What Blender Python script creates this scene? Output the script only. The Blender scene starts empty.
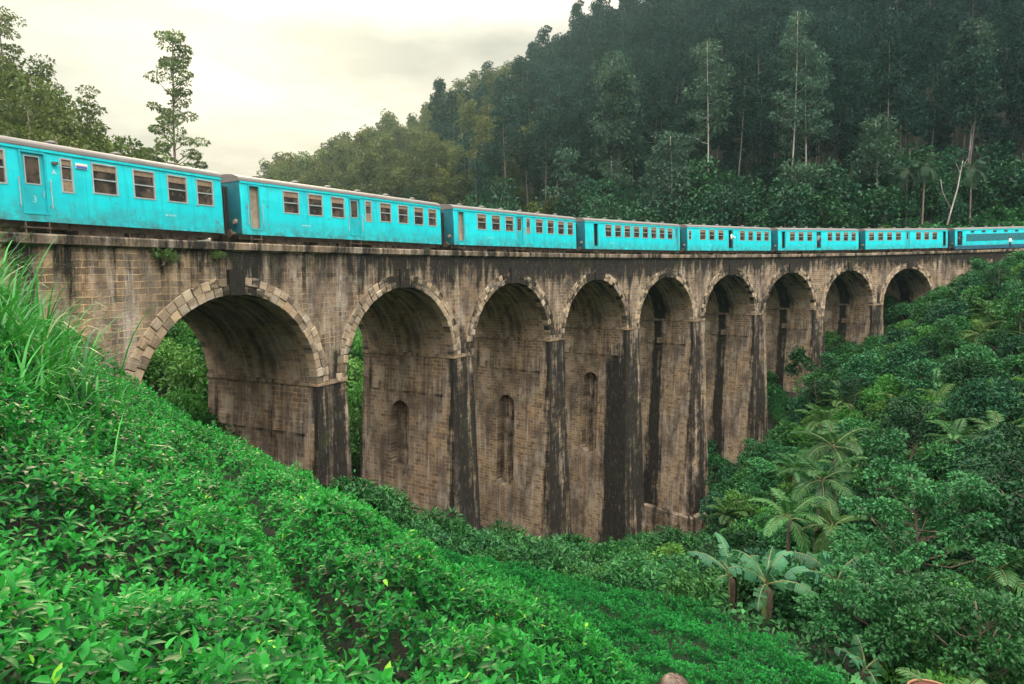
import bpy, bmesh, math, random
import numpy as np
from mathutils import Vector, Matrix, Quaternion

rng = np.random.default_rng(11)
random.seed(11)
SC = bpy.context.scene
COL = SC.collection
R_ = math.radians

# ------------------------------------------------------------------ camera figures and the curve of the viaduct
FOC, PITCH = 641.2, 0.06654
H0, GRAD = 2.250, 0.0438            # coping height above the lens at the first arch, rising grade
SP, AR, DC, WB = 10.694, 4.40, 2.05, 7.7   # arch spacing, arch radius, crown depth under coping, width
RAD = 114.2
CX, CY = 91.5587, -24.4547
X0, Y0 = 27.9575 * math.sin(-0.406311), 27.9575 * math.cos(-0.406311)
TH0 = math.atan2(Y0 - CY, X0 - CX)


def B(s, off, h):
    """a point on the viaduct: metres along the near face, metres behind it, metres above the coping"""
    s = np.asarray(s, float); off = np.asarray(off, float); h = np.asarray(h, float)
    th = TH0 - s / RAD
    return np.stack(np.broadcast_arrays(CX + (RAD + off) * np.cos(th), CY + (RAD + off) * np.sin(th), H0 + GRAD * s + h), -1)


def ray(u, v):
    a = (u - 512) / FOC; b = -(v - 342) / FOC
    c, s = math.cos(PITCH), math.sin(PITCH)
    d = np.array([a, c + s * b, -s + c * b])
    return d / d[1]


def P(u, v, Y, drop=0.0):
    d = ray(u, v)
    return (d[0] * Y, Y, d[2] * Y - drop)


# ------------------------------------------------------------------ noise
def _hash(ix, iy, seed):
    n = (ix.astype(np.int64) * 374761393 + iy.astype(np.int64) * 668265263 + seed * 1442695041) & 0x7fffffff
    n = ((n ^ (n >> 13)) * 1274126177) & 0x7fffffff
    return ((n ^ (n >> 16)) & 0xffff) / 65535.0


def vnoise(x, y, seed=0):
    x = np.asarray(x, float); y = np.asarray(y, float)
    ix = np.floor(x); iy = np.floor(y); fx = x - ix; fy = y - iy
    fx = fx * fx * (3 - 2 * fx); fy = fy * fy * (3 - 2 * fy)
    a = _hash(ix, iy, seed); b = _hash(ix + 1, iy, seed); c = _hash(ix, iy + 1, seed); d = _hash(ix + 1, iy + 1, seed)
    return (a * (1 - fx) + b * fx) * (1 - fy) + (c * (1 - fx) + d * fx) * fy


def fbm(x, y, seed=0, o=4):
    t = 0; a = .5
    for k in range(o):
        t = t + a * vnoise(x * 2 ** k, y * 2 ** k, seed + k); a *= .5
    return t


# ------------------------------------------------------------------ terrain
GP = []                                             # ground control points
def gp(*a): GP.append(a)
def gv(u, v, Y, veg): GP.append(P(u, v, Y, veg))
for u, v, Y in ((512, 684, 2.6), (430, 684, 2.3), (0, 684, 2.0), (0, 430, 4.5), (0, 560, 2.8), (100, 420, 9), (125, 402, 17), (300, 472, 12), (300, 540, 5.5),
                (400, 527, 10), (480, 582, 8.6), (560, 604, 8), (560, 684, 4.0), (640, 684, 5.2), (600, 640, 6.5),
                (700, 684, 9), (600, 612, 17), (560, 575, 23), (450, 556, 24), (700, 604, 21.5), (800, 645, 17), (860, 684, 14)):
    gv(u, v, Y, .85)
gp(1.05, 4.0, -3.95); gp(1.6, 3.0, -4.1)
for q in ((0.0, 10.8, -7.0), (1.5, 10, -7.4), (2.5, 7.5, -6.8), (-1.7, 13.2, -7.0), (-4.1, 15.6, -6.6), (2.5, 5.2, -5.6), (-6.3, 17.5, -5.8)): gp(*q)
for q in ((0, 0, -2.0), (-3, -1, -1.4), (3, 0, -4.0), (0, -6, -1.2), (-6.5, 0, -.3), (-10, 5, 1.0), (-6.8, 8.2, -1.0), (-9.5, 9.5, .3), (-14, 11, 1.6), (8, -4, -6), (6, 5, -7.5), (8.5, 9, -9)):
    gp(*q)
for s, off, z in ((-14, -.5, 1.7), (-10, -.5, .4), (-7, -.5, -1.4), (-4.4, -.3, -3.7), (0, -.4, -6.5), (5.3, -1, -9.4), (10.7, -1, -12.5), (16, -2, -15.6), (26.7, -2.5, -19.4), (37.4, -2.5, -22.2),
                  (48.1, -1.5, -26.6), (58.8, -2, -16.6), (69.5, -2, -10.9), (80.2, -2, -5.4), (90, -2, -.8), (100, -2, 4.0), (110, -2, 6.2),
                  (-10, 9, 2.0), (-4, 9, -2.6), (5.3, 10, -8.6), (16, 10, -14), (26.7, 10, -18), (37.4, 10, -20.5), (48.1, 10, -22), (58.8, 10, -14.5), (69.5, 10, -8.5), (80.2, 10, -3.5), (90, 10, 1.5), (100, 10, 5.5),
                  (112, 10, 7.2), (125, 3.8, 7.5), (-20, 4, 1.5), (-30, 4, .8)):
    q = B(s, off, 0); gp(q[0], q[1], z)
for u, v, Y, veg in ((935, 290, 80, 2), (1000, 262, 72, 2.3), (1020, 330, 55, 2.3), (900, 350, 66, 2.2), (830, 372, 66, 2), (760, 445, 58, 1.5), (880, 425, 48, 2.2), (960, 400, 45, 2.5), (1020, 450, 36, 2.5),
                     (840, 470, 42, 2.5), (740, 500, 50, 2), (930, 480, 34, 2.8), (1000, 560, 27, 2.5), (880, 560, 28, 2.5), (780, 560, 31, 2), (770, 612, 25, .3), (900, 650, 19, 1.8), (1000, 684, 18, 2.0), (1120, 500, 30, 2.5), (430, 535, 34, 1)):
    gv(u, v, Y, veg)
for q in ((62, 50, 5), (50, 30, -2), (34, 14, -7), (22, 4, -8), (80, 60, 8), (14, 12, -11), (11, 14.5, -11.2),
          (-60, 85, 11), (-40, 65, 4), (-34, 45, 1.5), (-80, 60, 14), (-100, 120, 20), (-60, 130, 12), (-30, 30, 2.2), (-25, 15, 3), (-40, 0, 5), (-24, 40, -2.5), (-17, 46, -6), (-5, 62, -12), (10, 80, -12), (-25, 75, -4),
          (0, 105, -2), (20, 105, 4), (45, 105, 8), (70, 105, 10), (90, 105, 12), (110, 95, 12), (-30, 120, 3), (-12, 150, 20), (30, 150, 27), (-45, 150, 9),
          (60, 130, 22), (105, 130, 27), (150, 120, 30), (-72, 200, 17), (-45, 205, 30), (-20, 210, 44), (4, 220, 60), (28, 230, 78), (80, 220, 84), (150, 210, 92), (-95, 210, 6), (-130, 220, 2),
          (200, 100, 30), (150, 60, 22), (100, 40, 8), (100, -50, 0), (-100, -60, 10), (0, -60, -2), (0, 330, 70), (100, 330, 120), (250, 250, 115), (-200, 150, 14), (-250, 400, 4), (-60, 330, 30), (0, 480, 60), (300, 480, 110),
          (-450, 0, 20), (-450, 480, 10), (450, 480, 110), (450, 0, 30), (0, -450, -10), (-450, -450, 5), (450, -450, 5)):
    gp(*q)
GP = np.array(GP, float)
_n = len(GP)
_D = np.hypot(GP[:, None, 0] - GP[None, :, 0], GP[:, None, 1] - GP[None, :, 1])
_A = np.zeros((_n + 3, _n + 3)); _A[:_n, :_n] = -_D - np.eye(_n) * 0.05
_A[:_n, _n] = 1; _A[:_n, _n + 1:] = GP[:, :2]; _A[_n:, :_n] = _A[:_n, _n:].T
_W = np.linalg.solve(_A, np.concatenate([GP[:, 2], np.zeros(3)]))


def ground(x, y):
    x = np.asarray(x, float); y = np.asarray(y, float); sh = np.broadcast(x, y).shape
    X = np.broadcast_to(x, sh).ravel(); Y = np.broadcast_to(y, sh).ravel(); out = np.empty(len(X))
    for i in range(0, len(X), 20000):
        a = X[i:i + 20000]; b = Y[i:i + 20000]
        d = np.sqrt((a[:, None] - GP[None, :, 0]) ** 2 + (b[:, None] - GP[None, :, 1]) ** 2 + .15)
        out[i:i + 20000] = -d @ _W[:_n] + _W[_n] + a * _W[_n + 1] + b * _W[_n + 2]
    r = np.hypot(X, Y)
    out += (fbm(X * .35, Y * .35, 3) - .5) * np.clip((r - 14) / 25, 0, 1) * 1.2
    return out.reshape(sh)


def inpoly(x, y, poly):
    x = np.asarray(x); y = np.asarray(y); c = np.zeros(x.shape, bool); j = len(poly) - 1
    for i in range(len(poly)):
        xi, yi = poly[i]; xj, yj = poly[j]
        c ^= ((yi > y) != (yj > y)) & (x < (xj - xi) * (y - yi) / (yj - yi + 1e-12) + xi)
        j = i
    return c


def bridge_coord(x, y):
    dx = np.asarray(x) - CX; dy = np.asarray(y) - CY
    off = np.hypot(dx, dy) - RAD
    th = np.arctan2(dy, dx)
    return (TH0 - th) * RAD, off


# ------------------------------------------------------------------ mesh helpers
class MB:
    def __init__(self): self.v = []; self.f = []; self.uv = []; self.st = []; self.n = 0; self.mi = []

    def add(self, verts, faces, uv=None, st=None, mi=0):
        verts = np.asarray(verts, float).reshape(-1, 3)
        self.v.append(verts)
        self.uv.append(np.zeros((len(verts), 2)) if uv is None else np.asarray(uv, float).reshape(-1, 2))
        self.st.append(np.zeros(len(verts)) if st is None else np.broadcast_to(np.asarray(st, float).ravel(), (len(verts),)))
        for f in faces: self.f.append(tuple(int(i) + self.n for i in f)); self.mi.append(mi)
        self.n += len(verts)

    def box(self, x0, x1, y0, y1, z0, z1, mi=0):
        v = [(x, y, z) for z in (z0, z1) for y in (y0, y1) for x in (x0, x1)]
        self.add(v, [(0, 2, 3, 1), (4, 5, 7, 6), (0, 1, 5, 4), (2, 6, 7, 3), (0, 4, 6, 2), (1, 3, 7, 5)], mi=mi)

    def grid(self, pts, uv=None, st=None, flip=False, mi=0, close=False):
        pts = np.asarray(pts, float); a, b = pts.shape[:2]
        fs = []
        for i in range(a - 1):
            for j in range(b - (0 if close else 1)):
                k = (j + 1) % b
                q = (i * b + j, (i + 1) * b + j, (i + 1) * b + k, i * b + k)
                fs.append(q[::-1] if flip else q)
        self.add(pts, fs, uv, st, mi)

    def tube(self, path, rad, n=8, cap=True, mi=0):
        path = np.asarray(path, float); m = len(path); rad = np.broadcast_to(np.asarray(rad, float), (m,))
        t = np.gradient(path, axis=0); t /= np.linalg.norm(t, axis=1)[:, None] + 1e-9
        ref = np.array([1., 0, 0]) if abs(t[0][0]) < .8 else np.array([0, 1., 0])
        rings = []
        for i in range(m):
            a = np.cross(t[i], ref); a /= np.linalg.norm(a) + 1e-9; b = np.cross(t[i], a)
            ang = np.linspace(0, 2 * math.pi, n, endpoint=False)
            rings.append(path[i] + rad[i] * (np.cos(ang)[:, None] * a + np.sin(ang)[:, None] * b))
            ref = np.cross(b, t[i]) if False else ref
        L = np.concatenate([[0], np.cumsum(np.linalg.norm(np.diff(path, axis=0), axis=1))])
        uv = np.stack(np.broadcast_arrays(np.linspace(0, 1, n)[None, :], L[:, None]), -1)
        self.grid(np.array(rings), uv, close=True, mi=mi)
        if cap:
            base = self.n - m * n
            self.f.append(tuple(base + k for k in range(n))); self.mi.append(mi)
            self.f.append(tuple(base + (m - 1) * n + k for k in range(n))[::-1]); self.mi.append(mi)

    def build(self, name, mat, parent=None, smooth=False, uv=False, attr=None):
        me = bpy.data.meshes.new(name)
        V = np.concatenate(self.v) if self.v else np.zeros((0, 3))
        me.from_pydata(V.tolist(), [], self.f)
        if uv:
            U = np.concatenate(self.uv); lay = me.uv_layers.new(name='UVMap')
            idx = np.empty(len(me.loops), np.int32); me.loops.foreach_get('vertex_index', idx)
            lay.data.foreach_set('uv', U[idx].astype(np.float32).ravel())
        if attr:
            at = me.attributes.new(attr, 'FLOAT', 'POINT'); at.data.foreach_set('value', np.concatenate(self.st).astype(np.float32))
        mats = mat if isinstance(mat, (list, tuple)) else [mat]
        for m in mats: me.materials.append(m)
        if len(mats) > 1: me.polygons.foreach_set('material_index', np.array(self.mi, np.int32))
        if smooth: me.polygons.foreach_set('use_smooth', np.ones(len(me.polygons), bool))
        me.update()
        o = bpy.data.objects.new(name, me); COL.objects.link(o)
        if parent is not None: o.parent = parent
        return o


def fast_mesh(name, V, F, tint, mat, parent=None, smooth=False):
    """V (n,3); F list of (k,4) or (k,3) int arrays"""
    me = bpy.data.meshes.new(name)
    V = np.asarray(V, np.float32); me.vertices.add(len(V)); me.vertices.foreach_set('co', V.ravel())
    loops = np.concatenate([f.ravel() for f in F]).astype(np.int32)
    tot = np.concatenate([np.full(len(f), f.shape[1], np.int32) for f in F])
    me.loops.add(len(loops)); me.loops.foreach_set('vertex_index', loops)
    st = np.concatenate([[0], np.cumsum(tot)[:-1]]).astype(np.int32)
    me.polygons.add(len(tot)); me.polygons.foreach_set('loop_start', st); me.polygons.foreach_set('loop_total', tot)
    if smooth: me.polygons.foreach_set('use_smooth', np.ones(len(tot), bool))
    me.update(calc_edges=True)
    at = me.attributes.new('tint', 'FLOAT', 'POINT'); at.data.foreach_set('value', np.asarray(tint, np.float32))
    me.materials.append(mat)
    o = bpy.data.objects.new(name, me); COL.objects.link(o)
    if parent is not None: o.parent = parent
    return o


def unit(a): return a / (np.linalg.norm(a, axis=-1, keepdims=True) + 1e-9)


def leaf_cards(C, D, N, L, W, droop=.15, fold=.18):
    """folded pointed leaves: 2 triangles each"""
    n = len(C); D = unit(D); S = unit(np.cross(D, N)); U = np.cross(S, D)
    L = np.broadcast_to(L, (n,))[:, None]; W = np.broadcast_to(W, (n,))[:, None]
    z = np.array([0, 0, 1.])
    v = np.stack([C, C + D * L * .45 + S * W * .5 + U * W * fold, C + D * L - z * L * droop, C + D * L * .45 - S * W * .5 + U * W * fold], 1)
    b = np.arange(n)[:, None] * 4
    return v.reshape(-1, 3), np.concatenate([b + np.array([[0, 1, 2]]), b + np.array([[0, 2, 3]])])


def leaf_full(C, D, N, L, W, droop=.35, fold=.16):
    """curved leaves with a midrib: 8 verts"""
    n = len(C); D = unit(D); S = unit(np.cross(D, N)); U = np.cross(S, D)
    L = np.broadcast_to(L, (n,))[:, None]; W = np.broadcast_to(W, (n,))[:, None]
    dr = np.broadcast_to(droop, (n,))[:, None]
    def mid(t): return C + D * L * t - U * L * dr * t * t
    pts = [C, mid(.3) + S * W * .45 + U * W * fold, mid(.3), mid(.3) - S * W * .45 + U * W * fold,
           mid(.65) + S * W * .42 + U * W * fold, mid(.65), mid(.65) - S * W * .42 + U * W * fold, mid(1.0)]
    v = np.stack(pts, 1).reshape(-1, 3); b = np.arange(n)[:, None] * 8
    tri = np.concatenate([b + np.array([[0, 1, 2]]), b + np.array([[0, 2, 3]]), b + np.array([[4, 7, 5]]), b + np.array([[5, 7, 6]])])
    quad = np.concatenate([b + np.array([[1, 4, 5, 2]]), b + np.array([[2, 5, 6, 3]])])
    return v, tri, quad


def rdir(n, up=0.0):
    d = rng.normal(size=(n, 3)); d[:, 2] += up
    return unit(d)


# ------------------------------------------------------------------ tagging
def tag(o, label=None, cat=None, group=None, kind=None):
    for k, v in (('label', label), ('category', cat), ('group', group), ('kind', kind)):
        if v: o[k] = v
    return o


def empty(name, loc=(0, 0, 0), rz=0.0):
    o = bpy.data.objects.new(name, None); COL.objects.link(o); o.location = loc; o.rotation_euler = (0, 0, rz); o.empty_display_size = .3
    return o


_kids = {}
def children_of(o):
    return [c for c in bpy.data.objects if c.parent is o]


def copy_tree(o, kids=None):
    c = o.copy(); COL.objects.link(c)
    for ch in (kids if kids is not None else children_of(o)):
        d = ch.copy(); COL.objects.link(d); d.parent = c
        if kids is None:
            for g in children_of(ch):
                e = g.copy(); COL.objects.link(e); e.parent = d
    return c


# ------------------------------------------------------------------ materials
def new_mat(name):
    m = bpy.data.materials.new(name); m.use_nodes = True
    nt = m.node_tree; nt.nodes.clear()
    return m, nt, nt.nodes, nt.links


def N_(nodes, t, **kw):
    n = nodes.new(t)
    for k, v in kw.items(): setattr(n, k, v)
    return n


def mixc(nodes, links, fac, a, b, mode='MIX'):
    n = nodes.new('ShaderNodeMix'); n.data_type = 'RGBA'; n.blend_type = mode
    for sock, val in ((n.inputs[0], fac), (n.inputs[6], a), (n.inputs[7], b)):
        if isinstance(val, (int, float)): sock.default_value = val
        elif isinstance(val, tuple): sock.default_value = (*val, 1) if len(val) == 3 else val
        else: links.new(val, sock)
    return n.outputs[2]


def ramp(nodes, links, src, a, b, ca=0.0, cb=1.0):
    n = nodes.new('ShaderNodeMapRange'); links.new(src, n.inputs[0])
    n.inputs[1].default_value = a; n.inputs[2].default_value = b; n.inputs[3].default_value = ca; n.inputs[4].default_value = cb
    n.clamp = True
    return n.outputs[0]


def mth(nodes, links, op, a, b=None):
    n = nodes.new('ShaderNodeMath'); n.operation = op
    for i, v in enumerate((a, b)):
        if v is None: continue
        if isinstance(v, (int, float)): n.inputs[i].default_value = v
        else: links.new(v, n.inputs[i])
    return n.outputs[0]


def noise(nodes, links, vec, scale, detail=4, rough=.55, mapping=None):
    if mapping is not None:
        mp = nodes.new('ShaderNodeMapping'); links.new(vec, mp.inputs[0]); mp.inputs[3].default_value = mapping; vec = mp.outputs[0]
    n = nodes.new('ShaderNodeTexNoise'); links.new(vec, n.inputs['Vector']); n.inputs['Scale'].default_value = scale
    n.inputs['Detail'].default_value = detail; n.inputs['Roughness'].default_value = rough
    return n.outputs['Fac']


def simple_mat(name, col, rough=.6, metal=0.0, var=.25, scale=3.0, dirt=None, bump=0.0, spec=.5):
    m, nt, nd, lk = new_mat(name)
    out = N_(nd, 'ShaderNodeOutputMaterial'); b = N_(nd, 'ShaderNodeBsdfPrincipled'); lk.new(b.outputs[0], out.inputs[0])
    tc = N_(nd, 'ShaderNodeTexCoord')
    f = noise(nd, lk, tc.outputs['Object'], scale, 5)
    lo = tuple(c * (1 - var) for c in col); hi = tuple(min(1, c * (1 + var)) for c in col)
    c = mixc(nd, lk, ramp(nd, lk, f, .3, .7), lo, hi)
    if dirt:
        g = noise(nd, lk, tc.outputs['Object'], scale * .6, 6, .65, (1.0, 1.0, .35))
        c = mixc(nd, lk, ramp(nd, lk, g, .52, .75, 0, dirt[1]), c, dirt[0])
    lk.new(c, b.inputs['Base Color']); b.inputs['Roughness'].default_value = rough; b.inputs['Metallic'].default_value = metal
    b.inputs['Specular IOR Level'].default_value = spec
    if bump:
        bp = N_(nd, 'ShaderNodeBump'); bp.inputs['Strength'].default_value = bump; bp.inputs['Distance'].default_value = .03
        lk.new(f, bp.inputs['Height']); lk.new(bp.outputs[0], b.inputs['Normal'])
    return m


def leaf_mat(name, dark, light, rough=.45, trans=.3, spec=.5, yellow=None):
    """leaf colour varies from leaf to leaf (tint attribute) and from plant to plant (object random)"""
    m, nt, nd, lk = new_mat(name)
    out = N_(nd, 'ShaderNodeOutputMaterial'); b = N_(nd, 'ShaderNodeBsdfPrincipled')
    at = N_(nd, 'ShaderNodeAttribute', attribute_name='tint'); oi = N_(nd, 'ShaderNodeObjectInfo')
    c = mixc(nd, lk, at.outputs['Fac'], dark, light)
    hs = N_(nd, 'ShaderNodeHueSaturation'); lk.new(c, hs.inputs['Color'])
    lk.new(ramp(nd, lk, oi.outputs['Random'], 0, 1, .72, 1.3), hs.inputs['Value'])
    r2 = mth(nd, lk, 'FRACT', mth(nd, lk, 'MULTIPLY', oi.outputs['Random'], 7.13))
    lk.new(ramp(nd, lk, r2, 0, 1, .478, .515), hs.inputs['Hue'])
    c = hs.outputs[0]
    if yellow:
        c = mixc(nd, lk, ramp(nd, lk, at.outputs['Fac'], .93, .99), c, yellow)
    lk.new(c, b.inputs['Base Color']); b.inputs['Roughness'].default_value = rough; b.inputs['Specular IOR Level'].default_value = spec
    t = N_(nd, 'ShaderNodeBsdfTranslucent'); lk.new(mixc(nd, lk, .5, c, light), t.inputs[0])
    mx = N_(nd, 'ShaderNodeMixShader'); mx.inputs[0].default_value = trans
    lk.new(b.outputs[0], mx.inputs[1]); lk.new(t.outputs[0], mx.inputs[2]); lk.new(mx.outputs[0], out.inputs[0])
    return m


def stone_mat(name, blocks=True, light=1.0, ring=False):
    m, nt, nd, lk = new_mat(name)
    out = N_(nd, 'ShaderNodeOutputMaterial'); b = N_(nd, 'ShaderNodeBsdfPrincipled'); lk.new(b.outputs[0], out.inputs[0])
    uv = N_(nd, 'ShaderNodeUVMap'); U = uv.outputs[0]
    at = N_(nd, 'ShaderNodeAttribute', attribute_name='stain'); S = at.outputs['Fac']
    big = noise(nd, lk, U, .22, 4, .6)
    med = noise(nd, lk, U, 1.3, 5, .65)
    fine = noise(nd, lk, U, 9, 4, .7)
    k = light
    base = mixc(nd, lk, ramp(nd, lk, big, .35, .65), (.40 * k, .305 * k, .195 * k), (.235 * k, .19 * k, .145 * k))
    base = mixc(nd, lk, ramp(nd, lk, med, .4, .75, 0, .55), base, (.27 * k, .19 * k, .125 * k))
    height = fine
    if blocks:
        wob = N_(nd, 'ShaderNodeVectorMath', operation='MULTIPLY_ADD')
        nn = N_(nd, 'ShaderNodeTexNoise'); lk.new(U, nn.inputs['Vector']); nn.inputs['Scale'].default_value = 2.2
        lk.new(nn.outputs['Color'], wob.inputs[0]); wob.inputs[1].default_value = (.14, .10, 0); lk.new(U, wob.inputs[2])
        bt = N_(nd, 'ShaderNodeTexBrick'); lk.new(wob.outputs[0], bt.inputs['Vector'])
        bt.inputs['Scale'].default_value = 1; bt.inputs['Brick Width'].default_value = .56; bt.inputs['Row Height'].default_value = .235
        bt.inputs['Mortar Size'].default_value = .02; bt.inputs['Mortar Smooth'].default_value = .25; bt.inputs['Bias'].default_value = 0
        bt.inputs['Color1'].default_value = (.30, .29, .30, 1); bt.inputs['Color2'].default_value = (1.15, 1.08, 1.0, 1); bt.inputs['Mortar'].default_value = (1.65, 1.5, 1.3, 1)
        bf = ramp(nd, lk, noise(nd, lk, U, .8, 5, .65), .36, .62, .62, 1.0)
        base = mixc(nd, lk, bf, base, bt.outputs['Color'], 'MULTIPLY')
        rowv = noise(nd, lk, U, 1.0, 3, .6, (.25, 2.4, 1))
        base = mixc(nd, lk, ramp(nd, lk, rowv, .45, .68, 0, .28), base, (.13 * k, .09 * k, .065 * k))
        mortar = bt.outputs['Fac']
        height = mth(nd, lk, 'SUBTRACT', fine, mth(nd, lk, 'MULTIPLY', mortar, 1.2))
    else:
        base = mixc(nd, lk, ramp(nd, lk, fine, .3, .7, 0, .6), base, (.36 * k, .27 * k, .17 * k))
    # rusty and pale lime streaks that ran down with the rain
    st1 = noise(nd, lk, U, 1.0, 6, .7, (1.5, .11, 1)); st2 = noise(nd, lk, U, 1.0, 7, .75, (2.6, .17, 1)); st3 = noise(nd, lk, U, .9, 5, .6, (1.4, .22, 1))
    base = mixc(nd, lk, ramp(nd, lk, st3, .48, .64, 0, .45), base, (.20 * k, .115 * k, .07 * k))
    wfac = mth(nd, lk, 'MULTIPLY', ramp(nd, lk, st2, .49, .60, 0, .85), ramp(nd, lk, noise(nd, lk, U, .45, 4, .6), .38, .54))
    base = mixc(nd, lk, wfac, base, (.42, .37, .32))
    st4 = noise(nd, lk, U, 1.0, 6, .7, (1.2, .10, 1))
    base = mixc(nd, lk, ramp(nd, lk, st4, .5, .64, 0, .6), base, (.07, .052, .042))
    base = mixc(nd, lk, ramp(nd, lk, noise(nd, lk, U, .8, 7, .7, (1.1, .6, 1)), .53, .64, 0, .7), base, (.40 * k, .34 * k, .27 * k))
    patch = noise(nd, lk, U, .5, 6, .7, (1.3, .55, 1))
    # grey-black weathering
    base = mixc(nd, lk, ramp(nd, lk, patch, .47, .62, 0, .72), base, (.062, .05, .043))
    dk = mth(nd, lk, 'ADD', S, mth(nd, lk, 'MULTIPLY', mth(nd, lk, 'SUBTRACT', st1, .5), 2.6))
    dk = mth(nd, lk, 'ADD', dk, mth(nd, lk, 'MULTIPLY', mth(nd, lk, 'SUBTRACT', med, .5), 1.0))
    dfac = ramp(nd, lk, dk, .33, .70, 0, .96)
    base = mixc(nd, lk, dfac, base, (.011, .010, .009))
    # salt flecks over the dark faces
    fl = mth(nd, lk, 'MULTIPLY', dfac, ramp(nd, lk, noise(nd, lk, U, 3.0, 6, .75, (2.4, .34, 1)), .575, .66, 0, .5))
    base = mixc(nd, lk, fl, base, (.30, .27, .24))
    # a little moss
    mo = mth(nd, lk, 'MULTIPLY', ramp(nd, lk, noise(nd, lk, U, .7, 5, .65), .55, .72, 0, .6), ramp(nd, lk, S, .15, .5))
    base = mixc(nd, lk, mo, base, (.04, .055, .018))
    lk.new(base, b.inputs['Base Color']); b.inputs['Roughness'].default_value = .9; b.inputs['Specular IOR Level'].default_value = .25
    bp = N_(nd, 'ShaderNodeBump'); bp.inputs['Strength'].default_value = .9; bp.inputs['Distance'].default_value = .05
    lk.new(height, bp.inputs['Height']); lk.new(bp.outputs[0], b.inputs['Normal'])
    return m


M = {}
M['stone'] = stone_mat('viaduct_blockwork')
M['ring'] = stone_mat('arch_ring_stone', blocks=False, light=1.3)
M['coping'] = stone_mat('coping_stone', blocks=False, light=.7)
M['ballast'] = simple_mat('ballast_stone', (.16, .14, .12), .95, var=.5, scale=18, bump=.6)
M['rail'] = simple_mat('rusty_rail', (.13, .07, .04), .6, .6)


def paint_mat():
    m, nt, nd, lk = new_mat('turquoise_train_paint')
    out = N_(nd, 'ShaderNodeOutputMaterial'); b = N_(nd, 'ShaderNodeBsdfPrincipled'); lk.new(b.outputs[0], out.inputs[0])
    tc = N_(nd, 'ShaderNodeTexCoord'); O = tc.outputs['Object']; oi = N_(nd, 'ShaderNodeObjectInfo')
    ad = N_(nd, 'ShaderNodeVectorMath', operation='ADD'); lk.new(O, ad.inputs[0]); lk.new(mth(nd, lk, 'MULTIPLY', oi.outputs['Random'], 40.0), ad.inputs[1]); O2 = ad.outputs[0]
    c = mixc(nd, lk, ramp(nd, lk, noise(nd, lk, O2, .9, 5), .3, .7), (.0015, .49, .575), (.003, .61, .67))
    sk = noise(nd, lk, O2, 1.0, 6, .7, (3.0, 3.0, .35))
    c = mixc(nd, lk, ramp(nd, lk, sk, .50, .68, 0, .48), c, (.015, .29, .34))
    sep = N_(nd, 'ShaderNodeSeparateXYZ'); lk.new(O, sep.inputs[0])
    low = ramp(nd, lk, sep.outputs[2], 1.55, .76, 0, 1)
    dn = noise(nd, lk, O2, 2.2, 6, .7)
    c = mixc(nd, lk, mth(nd, lk, 'MULTIPLY', low, ramp(nd, lk, dn, .35, .62, .1, .9)), c, (.05, .16, .16))
    ru = noise(nd, lk, O2, 3.5, 6, .7)
    c = mixc(nd, lk, ramp(nd, lk, ru, .62, .70, 0, .7), c, (.12, .09, .06))
    pn = mth(nd, lk, 'FRACT', mth(nd, lk, 'MULTIPLY', sep.outputs[0], .68))
    c = mixc(nd, lk, ramp(nd, lk, pn, .985, .99, 0, .5), c, (.01, .16, .18))
    lk.new(c, b.inputs['Base Color']); lk.new(ramp(nd, lk, dn, .3, .7, .32, .55), b.inputs['Roughness'])
    b.inputs['Specular IOR Level'].default_value = .4
    bp = N_(nd, 'ShaderNodeBump'); bp.inputs['Strength'].default_value = .3; bp.inputs['Distance'].default_value = .05
    lk.new(noise(nd, lk, O2, 1.9, 3), bp.inputs['Height']); lk.new(bp.outputs[0], b.inputs['Normal'])
    return m


M['paint'] = paint_mat()
M['door'] = simple_mat('turquoise_door_paint', (.006, .40, .46), .45, var=.15, scale=2, dirt=((.05, .13, .13), .6))
M['teal_shaded'] = simple_mat('shaded_teal_ends', (.006, .13, .17), .55, var=.25, scale=1.5, dirt=((.03, .05, .05), .7))
M['roof'] = simple_mat('weathered_grey_roof', (.115, .112, .108), .7, var=.2, scale=1.2, dirt=((.16, .11, .08), .7))
M['alu'] = simple_mat('window_frame_metal', (.36, .41, .41), .5, .3, var=.2)
M['under'] = simple_mat('brown_underframe', (.085, .062, .046), .85, var=.5, scale=4, dirt=((.12, .08, .05), .6))
M['wood'] = simple_mat('brown_shutter', (.24, .17, .115), .7, var=.3, scale=6)
M['cream'] = simple_mat('cream_interior', (.32, .25, .18), .8, var=.3, scale=3)
M['dark'] = simple_mat('dark_interior', (.03, .026, .024), .8, var=.4, scale=3)
M['rubber'] = simple_mat('black_rubber', (.02, .02, .02), .8, var=.3)
M['white'] = simple_mat('white_paint', (.72, .72, .70), .5, var=.08)
M['faded'] = simple_mat('faded_lettering', (.25, .55, .56), .6, var=.3, scale=8)
M['blue'] = simple_mat('blue_sign_paint', (.04, .12, .42), .5, var=.1)
M['red'] = simple_mat('red_sign_paint', (.4, .03, .05), .5, var=.1)
M['louvre'] = simple_mat('dark_blue_green_louvre', (.006, .17, .21), .55, var=.3, scale=4)
M['navy'] = simple_mat('dark_blue_skirt', (.006, .07, .12), .6, var=.3)


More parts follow.
